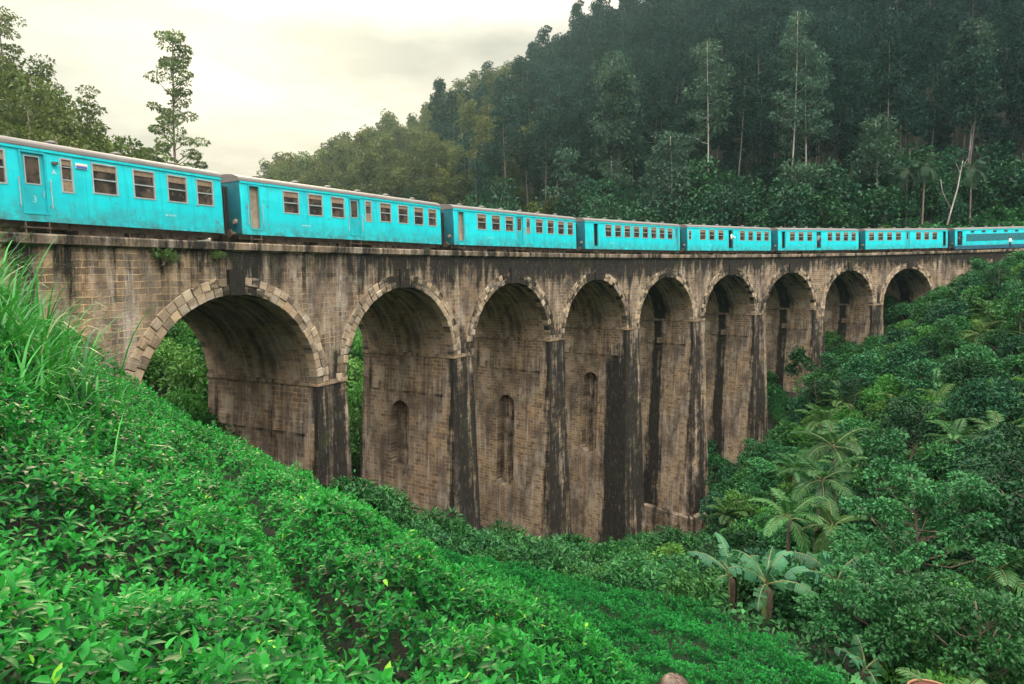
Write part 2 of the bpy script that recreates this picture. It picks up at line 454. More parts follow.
def glass_mat():
    m, nt, nd, lk = new_mat('cabin_dark_glass')
    out = N_(nd, 'ShaderNodeOutputMaterial'); b = N_(nd, 'ShaderNodeBsdfPrincipled'); lk.new(b.outputs[0], out.inputs[0])
    tc = N_(nd, 'ShaderNodeTexCoord'); f = noise(nd, lk, tc.outputs['Object'], 1.7, 4); g = noise(nd, lk, tc.outputs['Object'], 5, 3)
    c = mixc(nd, lk, ramp(nd, lk, f, .45, .6), (.02, .018, .018), (.085, .06, .045))  # darkness of the unbuilt cabin put into the pane colour
    c = mixc(nd, lk, ramp(nd, lk, g, .62, .7, 0, .6), c, (.16, .15, .11))
    lk.new(c, b.inputs['Base Color']); b.inputs['Roughness'].default_value = .25; b.inputs['Specular IOR Level'].default_value = .35
    return m


M['glass'] = glass_mat()
M['bark_pale'] = simple_mat('pale_eucalyptus_bark', (.30, .28, .25), .85, var=.4, scale=1.2)
M['bark'] = simple_mat('grey_brown_bark', (.13, .10, .075), .9, var=.5, scale=2, bump=.4)
M['twig'] = simple_mat('tea_twig_bark', (.045, .035, .022), .9, var=.4)
M['dead_leaf'] = simple_mat('dry_brown_leaf', (.05, .035, .02), .85, var=.4, scale=8)
M['bark_forest'] = simple_mat('plantation_bark', (.11, .095, .078), .9, var=.4, scale=2)
M['bark_palm'] = simple_mat('palm_trunk_bark', (.12, .095, .07), .9, var=.5, scale=5, bump=.5)
M['banana_stem'] = simple_mat('banana_stem', (.12, .14, .05), .7, var=.5, scale=3, dirt=((.10, .06, .03), .8))
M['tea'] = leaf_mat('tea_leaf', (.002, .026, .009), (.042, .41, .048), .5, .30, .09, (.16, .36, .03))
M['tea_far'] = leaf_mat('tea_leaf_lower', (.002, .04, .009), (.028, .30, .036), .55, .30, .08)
M['grass'] = leaf_mat('tall_grass_blade', (.008, .075, .010), (.05, .26, .03), .5, .25, .3, (.16, .22, .08))
M['shrub'] = leaf_mat('shrub_leaf', (.005, .038, .013), (.042, .175, .042), .55, .12, .22)
M['shrub_dark'] = leaf_mat('dark_shrub_leaf', (.005, .030, .014), (.019, .09, .03), .55, .1, .2)
M['shrub_lime'] = leaf_mat('lime_shrub_leaf', (.012, .075, .014), (.095, .26, .045), .55, .18, .2)
M['broad'] = leaf_mat('broadleaf', (.006, .048, .018), (.046, .19, .062), .5, .14, .22)
M['palm'] = leaf_mat('palm_leaflet', (.012, .065, .018), (.06, .20, .05), .45, .25, .4)
M['palm_yel'] = leaf_mat('yellowing_palm_leaflet', (.025, .08, .018), (.095, .20, .05), .5, .3, .35)
M['banana'] = leaf_mat('banana_leaf', (.015, .08, .035), (.055, .20, .09), .45, .3, .3)
M['forest'] = leaf_mat('forest_leaf', (.003, .019, .015), (.014, .050, .033), .65, .08, .1)
M['euca'] = leaf_mat('eucalyptus_leaf', (.022, .056, .034), (.066, .132, .076), .65, .22, .15)
M['hill_tree'] = leaf_mat('hillside_leaf', (.016, .036, .008), (.12, .165, .035), .6, .25, .15)
M['warm_lit_forest'] = leaf_mat('warm_lit_forest_leaf', (.024, .038, .010), (.125, .14, .036), .65, .2, .12)  # forest leaf recoloured: warm light of the left ridge put into the tint
M['creeper'] = leaf_mat('wall_plant_leaf', (.03, .07, .015), (.10, .17, .04), .6, .25, .3)


def soil_mat():
    m, nt, nd, lk = new_mat('hillside_soil')
    out = N_(nd, 'ShaderNodeOutputMaterial'); b = N_(nd, 'ShaderNodeBsdfPrincipled'); lk.new(b.outputs[0], out.inputs[0])
    tc = N_(nd, 'ShaderNodeTexCoord'); O = tc.outputs['Object']
    c = mixc(nd, lk, ramp(nd, lk, noise(nd, lk, O, .5, 6, .65), .4, .65), (.006, .013, .004), (.017, .016, .008))
    c = mixc(nd, lk, ramp(nd, lk, noise(nd, lk, O, 4.0, 5, .7), .5, .7, 0, .6), c, (.007, .016, .004))
    lk.new(c, b.inputs['Base Color']); b.inputs['Roughness'].default_value = .95
    bp = N_(nd, 'ShaderNodeBump'); bp.inputs['Distance'].default_value = .2; lk.new(noise(nd, lk, O, 2.5, 6, .7), bp.inputs['Height']); lk.new(bp.outputs[0], b.inputs['Normal'])
    return m


M['soil'] = soil_mat()

# ------------------------------------------------------------------ the ground sheet
def axis(lo, hi, c0, c1, fine, coarse):
    a = [c0]
    while a[-1] < c1: a.append(a[-1] + fine)
    st = fine
    while a[-1] < hi: st = min(st * 1.12, coarse); a.append(a[-1] + st)
    b = [c0]; st = fine
    while b[-1] > lo: st = min(st * 1.12, coarse); b.append(b[-1] - st)
    return np.array(sorted(set(b + a)))


def build_ground():
    xs = axis(-480, 480, -22, 60, .8, 14); ys = axis(-440, 480, 0, 96, .8, 14)
    X, Y = np.meshgrid(xs, ys, indexing='ij'); Z = ground(X, Y)
    V = np.stack([X, Y, Z], -1).reshape(-1, 3); nx, ny = X.shape
    i, j = np.meshgrid(np.arange(nx - 1), np.arange(ny - 1), indexing='ij'); a = (i * ny + j).ravel()
    F = np.stack([a, a + ny, a + ny + 1, a + 1], 1)
    o = fast_mesh('hillside_ground', V, [F], np.zeros(len(V)), M['soil'], smooth=True)
    tag(o, 'steep green hillside falling away under the viaduct', 'ground', kind='structure')
build_ground()


# ------------------------------------------------------------------ the viaduct
def build_viaduct():
    root = empty('railway_viaduct', tuple(B(37.4, WB / 2, -27)))
    tag(root, 'tall curved stone railway viaduct with nine round arches', 'viaduct')
    inv = Matrix.Translation(-Vector(root.location))
    def part(mb, name, mat, smooth=False, parent=root):
        o = mb.build(name, mat, parent, smooth=smooth, uv=True, attr='stain')
        if parent is root: o.matrix_parent_inverse = inv
        return o
    cen = [SP * k for k in range(9)]
    hs = -(DC + AR)
    TOP = -.34

    def wall(off, flip):
        mb = MB()
        # columns of the wall: left abutment, bays, right abutment
        cols = []
        for s in np.arange(-34, -AR - .01, .5): cols.append((s, None))
        for k, c in enumerate(cen):
            ph = np.linspace(-math.pi / 2, math.pi / 2, 33)
            for p in ph: cols.append((c + AR * math.sin(p), hs + AR * math.cos(p)))
            nxt = cen[k + 1] - AR if k < 8 else None
            if nxt is not None:
                for s in np.linspace(c + AR, nxt, 5)[1:-1]: cols.append((s, hs))
        for s in np.arange(cen[-1] + AR + .02, 128, .5): cols.append((s, None))
        s = np.array([c[0] for c in cols])
        xy = B(s, off, 0)
        g = ground(xy[:, 0], xy[:, 1]) - 2.0 - xy[:, 2]
        bot = np.array([min(g[i], -1.0) if c[1] is None else c[1] for i, c in enumerate(cols)])
        nr = 14
        t = np.linspace(0, 1, nr)
        hh = TOP + (bot - TOP)[:, None] * t[None, :]
        SS = np.broadcast_to(s[:, None], hh.shape)
        pts = B(SS, off, hh)
        # rain stains under the coping and over the haunches
        n1 = fbm(SS * .35, hh * .1, 21); n2 = fbm(SS * 1.1, hh * .12, 31)
        st = np.clip(.95 - (TOP - hh) * .36, 0, 1) * (.40 + 1.2 * n1) * (.62 + .38 * np.clip((SS + 2) / 12, 0, 1)) + .12 * n2
        ds = np.abs((SS + SP / 2) % SP - SP / 2)
        st += np.clip((ds - AR + 1.3) / 1.3, 0, 1) * np.clip((TOP - hh - 2.6) / 3.5, 0, 1) * .62 * (SS > 2) * (SS < 84)
        st += .35 * np.clip((SS - 12) / 12, 0, 1) * np.clip((48 - SS) / 10, 0, 1) * np.clip(1 - (TOP - hh) / 4, 0, 1)
        mb.grid(pts, np.stack([SS, hh], -1), np.clip(st, 0, 1), flip=flip)
        return part(mb, 'spandrel_wall', M['stone'])
    wall(0.0, False); wall(WB, True)
    # barrel vaults
    for k, c in enumerate(cen):
        mb = MB(); ph = np.linspace(-math.pi / 2, math.pi / 2, 33); of = np.linspace(0, WB, 12)
        PH, OF = np.meshgrid(ph, of, indexing='ij')
        pts = B(c + AR * np.sin(PH), OF, hs + AR * np.cos(PH))
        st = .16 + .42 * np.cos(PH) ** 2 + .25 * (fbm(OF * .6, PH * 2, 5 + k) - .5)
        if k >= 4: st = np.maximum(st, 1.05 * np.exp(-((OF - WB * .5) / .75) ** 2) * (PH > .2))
        mb.grid(pts, np.stack([OF, PH * AR], -1), np.clip(st, 0, 1))
        part(mb, 'arch_barrel', M['stone'])
        # voussoir ring: two courses of dressed blocks, standing a little proud
        for off, sg in ((-.05, 1), (WB + .05, -1)):
            mb = MB()
            for (r0, r1, nb) in ((AR - .015, AR + .33, 35), (AR + .34, AR + .68, 38)):
                e = np.linspace(-math.pi / 2 + .0, math.pi / 2, nb + 1)
                for q in range(nb):
                    a0, a1 = e[q] + .012 / r0, e[q + 1] - .012 / r0
                    am = (a0 + a1) / 2
                    jo = float(rng.uniform(-.03, .03)); rr = r1 + float(rng.uniform(-.03, .04)); a = np.array([a0, am, a1])
                    o0 = off + jo * 1.0; o1 = off + sg * .5
                    ring = []
                    for oo, ins in ((o1, 0), (o0 + sg * .02, 0), (o0, .02)):
                        ai = np.array([a0 + ins / r0, am, a1 - ins / r0])
                        lo = B(c + (r0 + ins) * np.sin(ai), oo, hs + (r0 + ins) * np.cos(ai)); hi = B(c + (rr - ins) * np.sin(ai), oo, hs + (rr - ins) * np.cos(ai))
                        ring.append(np.concatenate([lo, hi[::-1]]))
                    ring = np.array(ring)
                    uvs = np.stack([np.full((3, 6), c + q * 1.7 + r0) + np.linspace(0, .35, 6)[None, :], np.full((3, 6), am * 3.0) + np.array([0, .1, .2])[:, None]], -1)
                    stv = np.clip(.12 + .5 * max(0, 1 - abs(am) / .45) + .55 * (fbm(am * 2.5 + k * 9, r0 * .5, 77) - .45) + (.04, .2, .42, .38, .3, .42, .42, .28, .2)[k], 0, .9)
                    mb.grid(ring, uvs, np.full((3, 6), stv), close=True, flip=(sg < 0))
                    b0 = mb.n - 6
                    f = (b0, b0 + 1, b0 + 4, b0 + 5); f2 = (b0 + 1, b0 + 2, b0 + 3, b0 + 4)
                    for ff in (f, f2): mb.f.append(ff if sg > 0 else ff[::-1]); mb.mi.append(0)
            part(mb, 'arch_ring', M['ring'])
            # keystone
            mb = MB(); w = .40
            ks = np.array([-w * .85, w * .85, w, -w]); kh = np.array([-DC - .03, -DC - .03, -DC + .98, -DC + .98])
            fr = B(c + ks, off - sg * .10, kh); bk = B(c + ks, off + sg * .4, kh)
            mb.grid(np.array([bk, fr]), np.stack([np.broadcast_to(c + ks, (2, 4)), np.broadcast_to(kh, (2, 4))], -1), np.full((2, 4), .95), close=True)
            b0 = mb.n - 4; mb.f.append((b0, b0 + 1, b0 + 2, b0 + 3)); mb.mi.append(0)
            part(mb, 'keystone', M['stone'])
    # piers
    for j in range(8):
        sc = cen[j] + SP / 2; w0 = SP / 2 - AR
        xy = B(sc, WB / 2, 0); gz = min(float(ground(*B(sc, o, 0)[:2])) for o in (-.5, 4, 8)) - 1.5
        hb = gz - xy[2]
        BT, BF = .034, .028
        def W_(h): return w0 + BT * (hs - h)
        def OFF0(h): return 0 - BF * (hs - h)
        def OFF1(h): return WB + BF * (hs - h)
        pier = MB()
        rows = np.linspace(hs, hb, max(8, int((hs - hb) / .55)))
        # front and back faces: black with damp
        for of, flip in ((OFF0, False), (OFF1, True)):
            x = np.linspace(-1, 1, 7); XX, HH = np.meshgrid(x, rows, indexing='ij')
            SS = sc + XX * W_(HH)
            st = .78 + .5 * (fbm(SS * .9 + j * 7, HH * .15, 3) - .45) - .15 * np.clip((HH - hs + 1) / 1, 0, 1)
            if j >= 4: st -= .22 * np.clip(XX, 0, 1) + .08
            pier.grid(B(SS, of(HH), HH), np.stack([SS, HH], -1), np.clip(st, 0, 1), flip=flip)
        # sides
        for sd in (-1, 1):
            niche = sd == -1 and j in (1, 2, 3)
            n0 = (WB * .56, WB * .52, WB * .48)[j - 1] if niche else 0; nw = .78
            nt_, nb_ = {1: (-10.2, -13.0), 2: (-11.6, -17.2), 3: (-11.2, -17.0)}.get(j, (0, 0))
            tcol = [0, .06, .13, .2, .28]
            if niche:
                tn = [(n0 + nw * math.sin(p)) / WB for p in np.linspace(-math.pi / 2, math.pi / 2, 13)]
                tc_ = sorted([t for t in np.linspace(0, 1, 15) if t < tn[0] - .02 or t > tn[-1] + .02] + tn)
            else: tc_ = list(np.linspace(0, 1, 19))
            tc_ = np.array(tc_)
            def stain(t, h, rows_):
                o = t * WB
                s = .02 + .34 * (fbm(o * .7 + j * 5, h * .12, 13 + j) - .4) + .85 * np.exp(-o / .55) + .5 * np.exp(-(WB - o) / .5)
                if j >= 4: s = s + 1.0 * np.exp(-((o - WB * .55 - .12 * np.sin(h)) / (.55 + .02 * (hs - h))) ** 2)
                if j in (3,): s = s + .9 * np.exp(-((o - 1.2) / 1.1) ** 2) * np.clip((hs - h - 1) / 3, 0, 1)
                if j == 0: s = s + .6 * np.exp(-((o - 2.9) / .4) ** 2) * np.clip((hs - h) / 1.5, 0, 1)
                return np.clip(s, 0, 1)
            def panel(t, ha, hbm, n):
                q = np.linspace(0, 1, n); T = np.broadcast_to(t[:, None], (len(t), n)); HH = ha[:, None] + (hbm - ha)[:, None] * q[None, :]
                OFv = OFF0(HH) + (OFF1(HH) - OFF0(HH)) * T; SS = sc + sd * W_(HH)
                pier.grid(B(SS, OFv, HH), np.stack([OFv, HH], -1), stain(T, HH, 0), flip=(sd == 1))
            if not niche: panel(tc_, np.full(len(tc_), hs), np.full(len(tc_), hb), len(rows))
            else:
                inn = (tc_ >= tn[0] - 1e-9) & (tc_ <= tn[-1] + 1e-9); i0, i1 = np.where(inn)[0][[0, -1]]
                for sl in (slice(0, i0 + 1), slice(i1, None)):
                    t = tc_[sl]; panel(t, np.full(len(t), hs), np.full(len(t), hb), len(rows))
                t = tc_[i0:i1 + 1]; arcv = np.sqrt(np.clip(nw ** 2 - (t * WB - n0) ** 2, 0, None))
                panel(t, np.full(len(t), hs), nt_ + arcv, 8); panel(t, nb_ - arcv, np.full(len(t), hb), 10)
                # the recess itself, its stone colour darkened for the shade inside
                loop_t = np.concatenate([t, t[::-1]]); loop_h = np.concatenate([nt_ + arcv, (nb_ - arcv)[::-1]])
                rg = []
                for dp in (0, .5):
                    OFv = OFF0(loop_h) + (OFF1(loop_h) - OFF0(loop_h)) * loop_t
                    rg.append(B(sc + sd * (W_(loop_h) - dp), OFv, loop_h))
                pier.grid(np.array(rg), np.stack([np.broadcast_to(loop_t * WB, (2, len(loop_t))), np.broadcast_to(loop_h, (2, len(loop_t)))], -1), np.full((2, len(loop_t)), .40), close=True)
                b0 = pier.n - len(loop_t); m_ = len(t)
                for q in range(m_ - 1):
                    pier.f.append((b0 + q, b0 + q + 1, b0 + 2 * m_ - 2 - q, b0 + 2 * m_ - 1 - q)); pier.mi.append(0)
        po = part(pier, 'pier', M['stone'])
        # impost band and the row of corbel blocks under the springing
        mb = MB()
        for h0, h1, pr in ((hs - .05, hs + .16, .05),):
            o4 = np.array([(-1, -pr), (1, -pr), (1, WB + pr), (-1, WB + pr)]); 
            lo = B(sc + o4[:, 0] * (w0 + pr), o4[:, 1], h0); hi = B(sc + o4[:, 0] * (w0 + pr), o4[:, 1], h1)
            mb.grid(np.array([lo, hi]), np.stack([np.broadcast_to(o4[:, 0] * 1.0 + o4[:, 1], (2, 4)), np.array([[h0] * 4, [h1] * 4])], -1), np.full((2, 4), .22), close=True)
            b0 = mb.n - 8; mb.f += [(b0, b0 + 1, b0 + 2, b0 + 3), (b0 + 7, b0 + 6, b0 + 5, b0 + 4)]; mb.mi += [0, 0]
        io = mb.build('impost_band', M['stone'], po, uv=True, attr='stain')
        for sd in (-1, 1):
            for q in range(5):
                o0 = .75 + q * 1.36; h1 = hs - 1.75; h0 = h1 - .55; ww = .34
                c8 = []
                for dp in (-.05, .12):
                    for (a, h) in ((o0, h0), (o0 + 2 * ww, h0), (o0 + 2 * ww, h1), (o0, h1)):
                        c8.append(B(sc + sd * (W_(h) + dp), a, h))
                mb = MB(); mb.add(np.array(c8), [(4, 5, 6, 7), (0, 1, 5, 4), (1, 2, 6, 5), (2, 3, 7, 6), (3, 0, 4, 7)], np.array([(a + dq, h + dq) for dq in (0, .1) for (a, h) in ((o0, h0), (o0 + 2 * ww, h0), (o0 + 2 * ww, h1), (o0, h1))]), .25)
                mb.build('corbel', M['stone'], po, uv=True, attr='stain')
        if j == 4:
            mb = MB(); ht = -25.6; e = .5
            pr = [(-1, 0), (1, 0), (1, 1), (-1, 1)]
            def loop(h, x): return np.array([B(sc + a * (W_(h) + x), (OFF0(h) - x if b == 0 else OFF1(h) + x), h) for a, b in pr])
            lv = [loop(hb - .3, e + .1), loop(ht - .08, e), loop(ht, e - .06), loop(ht + .02, -.05)]
            mb.grid(np.array(lv), np.array([[(a * 1.3 + b * WB, h) for a, b in pr] for h in (hb, ht - .08, ht, ht + .2)]), np.array([[.45] * 4, [.4] * 4, [.5] * 4, [.6] * 4]), close=True)
            mb.build('plinth', M['stone'], po, uv=True, attr='stain')
    # coping on both sides, deck and ballast
    sv = np.arange(-34, 128.1, 1.0)
    def strip(prof, name, mat, stv=.3):
        mb = MB(); prof = np.array(prof)
        pts = np.array([B(s, prof[:, 0], prof[:, 1]) for s in sv])
        L = np.concatenate([[0], np.cumsum(np.hypot(*np.diff(prof, axis=0).T))])
        uvg = np.stack(np.broadcast_arrays(sv[:, None], L[None, :]), -1)
        st = np.clip(stv + .5 * (fbm(sv * .4, sv * 0, 9) - .5)[:, None] + np.zeros((1, len(prof))), 0, 1)
        mb.grid(pts, uvg, st, close=False)
        return part(mb, name, mat)
    strip([(.1, -.36), (-.02, -.36), (-.10, -.30), (-.17, -.29), (-.17, -.05), (-.14, 0), (.62, .0), (.62, -.5)][::-1], 'coping', M['coping'], .5)
    strip([(WB - .62, -.5), (WB - .62, 0), (WB + .14, 0), (WB + .17, -.05), (WB + .17, -.29), (WB + .02, -.36), (WB - .1, -.36)][::-1], 'coping', M['coping'], .5)
    strip([(.6, -.5), (1.2, -.48), (2.2, -.27), (5.5, -.27), (6.5, -.48), (WB - .6, -.5)], 'ballast_bed', M['ballast'], 0)
    sq = MB()
    q = [B(100.3 + a, b, h) for b in (.3, -.06) for a, h in ((-.35, -5.4), (.35, -5.4), (.35, -4.75), (-.35, -4.75))]
    sq.add(np.array(q), [(4, 5, 6, 7), (0, 1, 5, 4), (1, 2, 6, 5), (2, 3, 7, 6), (3, 0, 4, 7)], None, .95); part(sq, 'drain_opening', M['stone'])
    # track
    tr = empty('railway_track', tuple(B(45, WB / 2, -.3))); tag(tr, 'single railway track on ballast along the viaduct top', 'railway track'); ti = Matrix.Translation(-Vector(tr.location))
    for o in (3.85 - .84, 3.85 + .84):
        mb = MB(); prof = np.array([(-.035, -.15), (.035, -.15), (.02, -.28), (-.02, -.28)]) + [o, 0]
        mb.grid(np.array([B(s, prof[:, 0], prof[:, 1]) for s in sv]), close=True)
        r = mb.build('rail', M['rail'], tr); r.matrix_parent_inverse = ti
    mb = MB()
    for s in np.arange(-33, 127, .7):
        c8 = [B(s + a, o, h) for h in (-.285, -.22) for a, o in ((-.11, 2.5), (.11, 2.5), (.11, 5.2), (-.11, 5.2))]
        mb.add(np.array(c8), [(0, 3, 2, 1), (4, 5, 6, 7), (0, 1, 5, 4), (1, 2, 6, 5), (2, 3, 7, 6), (3, 0, 4, 7)])
    sl = mb.build('sleepers', M['under'], tr); sl.matrix_parent_inverse = ti; sl['kind'] = 'stuff'
    return root
VIA = build_viaduct()

# ------------------------------------------------------------------ the train
LEN, WC = 14.72, 2.75
ZB, ZT = .76, 3.08            # body from skirt to cantrail, above rail top (rail top is .15 under the coping)


def text_mesh(body, size, parent, name, mat, loc, rot):
    cu = bpy.data.curves.new(name, 'FONT'); cu.body = body; cu.size = size; cu.extrude = .003; cu.align_x = 'CENTER'
    tmp = bpy.data.objects.new('tmp', cu); COL.objects.link(tmp)
    bpy.context.view_layer.update()
    me = bpy.data.meshes.new_from_object(tmp.evaluated_get(bpy.context.evaluated_depsgraph_get()))
    bpy.data.objects.remove(tmp); bpy.data.curves.remove(cu)
    me.materials.clear(); me.materials.append(mat); me.name = name
    o = bpy.data.objects.new(name, me); COL.objects.link(o); o.parent = parent; o.location = loc; o.rotation_euler = rot
    return o


def section(z):                                     # gentle tumblehome of the body side
    return 0.0 if z < 2.3 else .03 * (z - 2.3) / .8


def make_car(label, doors, wins, narrow=(), smalls=(), power=False, sign=False, number=True):
    """doors: (x0, x1, open kind); wins: (x0, x1)"""
    root = empty('railway_carriage' if not power else 'railway_power_car'); tag(root, label, 'train carriage' if not power else 'power car', 'carriages of the turquoise train')
    X = lambda x: x - LEN / 2
    yn = -WC / 2
    holes = [(a, b, .95, 2.93) for a, b, *_ in doors] + [(a, b, 1.80, 2.88) for a, b in wins] + [(a, b, 1.72, 2.88) for a, b in narrow] + [(a, b, 1.80, 2.75) for a, b in smalls]
    body = MB()
    zs = sorted({ZB, ZT, .95, 1.72, 1.80, 2.3, 2.75, 2.88, 2.93}); xs = sorted({0.0, LEN} | {x for h in holes for x in h[:2]})
    for side, fl in ((yn, False), (-yn, True)):
        for i in range(len(xs) - 1):
            for k in range(len(zs) - 1):
                xm, zm = (xs[i] + xs[i + 1]) / 2, (zs[k] + zs[k + 1]) / 2
                if any(a < xm < b and c < zm < d for a, b, c, d in holes): continue
                q = [(X(xs[i]), side * (1 - section(zs[k])), zs[k]), (X(xs[i + 1]), side * (1 - section(zs[k])), zs[k]), (X(xs[i + 1]), side * (1 - section(zs[k + 1])), zs[k + 1]), (X(xs[i]), side * (1 - section(zs[k + 1])), zs[k + 1])]
                body.add(q, [(0, 1, 2, 3)[::-1] if fl else (0, 1, 2, 3)])
        # reveals
        for a, b, c, d in holes:
            y0 = side; y1 = side - math.copysign(.12, side)
            for p, r in (((a, c), (b, c)), ((b, c), (b, d)), ((b, d), (a, d)), ((a, d), (a, c))):
                body.add([(X(p[0]), y0 * (1 - section(p[1])), p[1]), (X(r[0]), y0 * (1 - section(r[1])), r[1]), (X(r[0]), y1, r[1]), (X(p[0]), y1, p[1])], [(0, 1, 2, 3)])
    body.box(X(0.01), X(LEN - .01), yn + .02, -yn - .02, ZB - .02, ZB + .03)
    body.box(X(0.0), X(LEN), yn - .012, yn + .01, ZB - .06, ZB + .02); body.box(X(0.0), X(LEN), -yn - .01, -yn + .012, ZB - .06, ZB + .02)
    if power:
        body.build('body', M['paint'], root)
        nv = MB(); nv.box(X(0), X(LEN), yn - .02, yn + .01, .42, ZB + .16); nv.build('skirt', M['navy'], root)
    else:
        body.build('body', M['paint'], root)
    # ends: body teal darkened for the shade they face, with corridor bellows
    for xe, sg in ((0.0, -1), (LEN, 1)):
        e = MB(); y = -yn
        prof = [(-y, ZB), (-y, 2.3), (-y * .97, ZT)] + [(-y * .97 * math.cos(t), ZT + .34 * math.sin(t)) for t in np.linspace(0, math.pi, 11)[1:-1]] + [(y * .97, ZT), (y, 2.3), (y, ZB)]
        a = [(X(xe) - sg * .03, p[0], p[1]) for p in prof]; b = [(X(xe) + sg * .02, p[0] * .995, p[1]) for p in prof]
        e.grid(np.array([a, b]), close=True); n = len(prof); b0 = e.n - n; e.f.append(tuple(range(b0, b0 + n))); e.mi.append(0)
        eo = e.build('end_wall', M['teal_shaded'], root)
        g = MB()
        for q in range(5):
            w = .52 if q % 2 == 0 else .46
            g.box(X(xe) + sg * (.02 + q * .07) if sg > 0 else X(xe) - (.02 + (q + 1) * .07), X(xe) + sg * (.02 + (q + 1) * .07) if sg > 0 else X(xe) - (.02 + q * .07), -w, w, .9, 2.85 + (.03 if q % 2 == 0 else 0))
        g.build('corridor_bellows', M['rubber'], eo)
        for yy in (-.88, .88):
            g = MB(); t = np.linspace(0, 1, 3); g.tube([(X(xe) + sg * .02, yy, .75), (X(xe) + sg * .30, yy, .75)], .08, 10); g.tube([(X(xe) + sg * .28, yy, .75), (X(xe) + sg * .34, yy, .75)], .19, 14)
            g.build('buffer', M['under'], eo)
        g = MB(); g.tube([(X(xe) + sg * .02, -1.0, 1.28), (X(xe) + sg * .12, -1.0, 1.28)], .11, 12); g.build('tail_lamp', M['cream'], eo)
    # roof
    r = MB(); n = 15; t = np.linspace(0, math.pi, n); y = -yn * .97 + .05
    prof = [(-y, ZT - .02)] + [(-y * math.copysign(abs(math.cos(a)) ** .8, math.cos(a)), ZT + .03 + .33 * math.sin(a) ** .9) for a in t] + [(y, ZT - .02)]
    xr = np.linspace(-.04, LEN + .04, 12)
    r.grid(np.array([[(X(x), p[0], p[1]) for p in prof] for x in xr]), close=True)
    for k in (0, 1):
        b0 = r.n - len(xr) * len(prof) + (0 if k == 0 else (len(xr) - 1) * len(prof)); r.f.append(tuple(range(b0, b0 + len(prof)))[::1 if k == 0 else -1]); r.mi.append(0)
    ro = r.build('roof', M['roof'], root, smooth=False)
    g = MB(); g.box(X(0), X(LEN), yn * .97 - .05, yn * .97 + .02, ZT - .10, ZT + .005); g.box(X(0), X(LEN), -yn * .97 - .02, -yn * .97 + .05, ZT - .10, ZT + .005); g.build('gutter', M['paint'], ro)
    for xv in np.linspace(1.6, LEN - 1.6, 6):
        g = MB(); xx = X(xv) + .12 * math.sin(xv * 5)
        g.tube([(xx, -.35, ZT + .30), (xx, -.35, ZT + .43)], .09, 10); g.tube([(xx, -.35, ZT + .42), (xx, -.35, ZT + .47), (xx, -.35, ZT + .52)], [.2, .19, .05], 12)
        g.build('roof_vent', M['roof'], ro)
    def frame(mb, a, b, c, d, w=.045, y0=yn - .018, y1=yn + .05):
        mb.box(X(a), X(b), y0, y1, c, c + w); mb.box(X(a), X(b), y0, y1, d - w, d); mb.box(X(a), X(a + w), y0, y1, c + w, d - w); mb.box(X(b - w), X(b), y0, y1, c + w, d - w)
    allw = [(a, b, 1.80, 2.88, 'w') for a, b in wins] + [(a, b, 1.72, 2.88, 'n') for a, b in narrow] + [(a, b, 1.80, 2.75, 's') for a, b in smalls]
    for far in (False, True):
        for i, (a, b, c, d, kd) in enumerate(allw):
            f = MB(); yy = yn if not far else -yn
            y0, y1 = (yn - .018, yn + .05) if not far else (-yn - .05, -yn + .018)
            frame(f, a, b, c, d, .05, y0, y1)
            wo = f.build('window', M['alu'], root)
            g = MB(); s_ = 1 if not far else -1
            g.box(X(a + .03), X(b - .03), *sorted((yy + s_ * .055, yy + s_ * .075)), c + .03, d - .03); g.build('pane', M['glass'], wo)
            zm = c + (d - c) * (.48 if kd != 'n' else .38)
            g = MB(); g.box(X(a + .05), X(b - .05), *sorted((yy + s_ * .01, yy + s_ * .054)), zm - .022, zm + .022)
            g.build('window_bar', M['alu'], wo)
            if kd == 'n': g = MB(); g.box(X(a + .05), X(b - .05), *sorted((yy + s_ * .01, yy + s_ * .054)), c + (d - c) * .74, c + (d - c) * .77); g.build('window_bar', M['alu'], wo)
            drop = (.24, .20, .27, .22, .18, .25, .21, .30, .22)[i % 9] if kd == 'w' else .18
            g = MB(); g.box(X(a + .05), X(b - .05), *sorted((yy + s_ * .025, yy + s_ * .052)), d - .05 - drop, d - .05)
            g.build('shutter', M['wood'], wo)
            if kd == 'n': g = MB(); g.box(X(a + .05), X(b - .05), *sorted((yy + s_ * .03, yy + s_ * .05)), c + .06, zm - .03); g.build('shutter', M['wood'], wo)
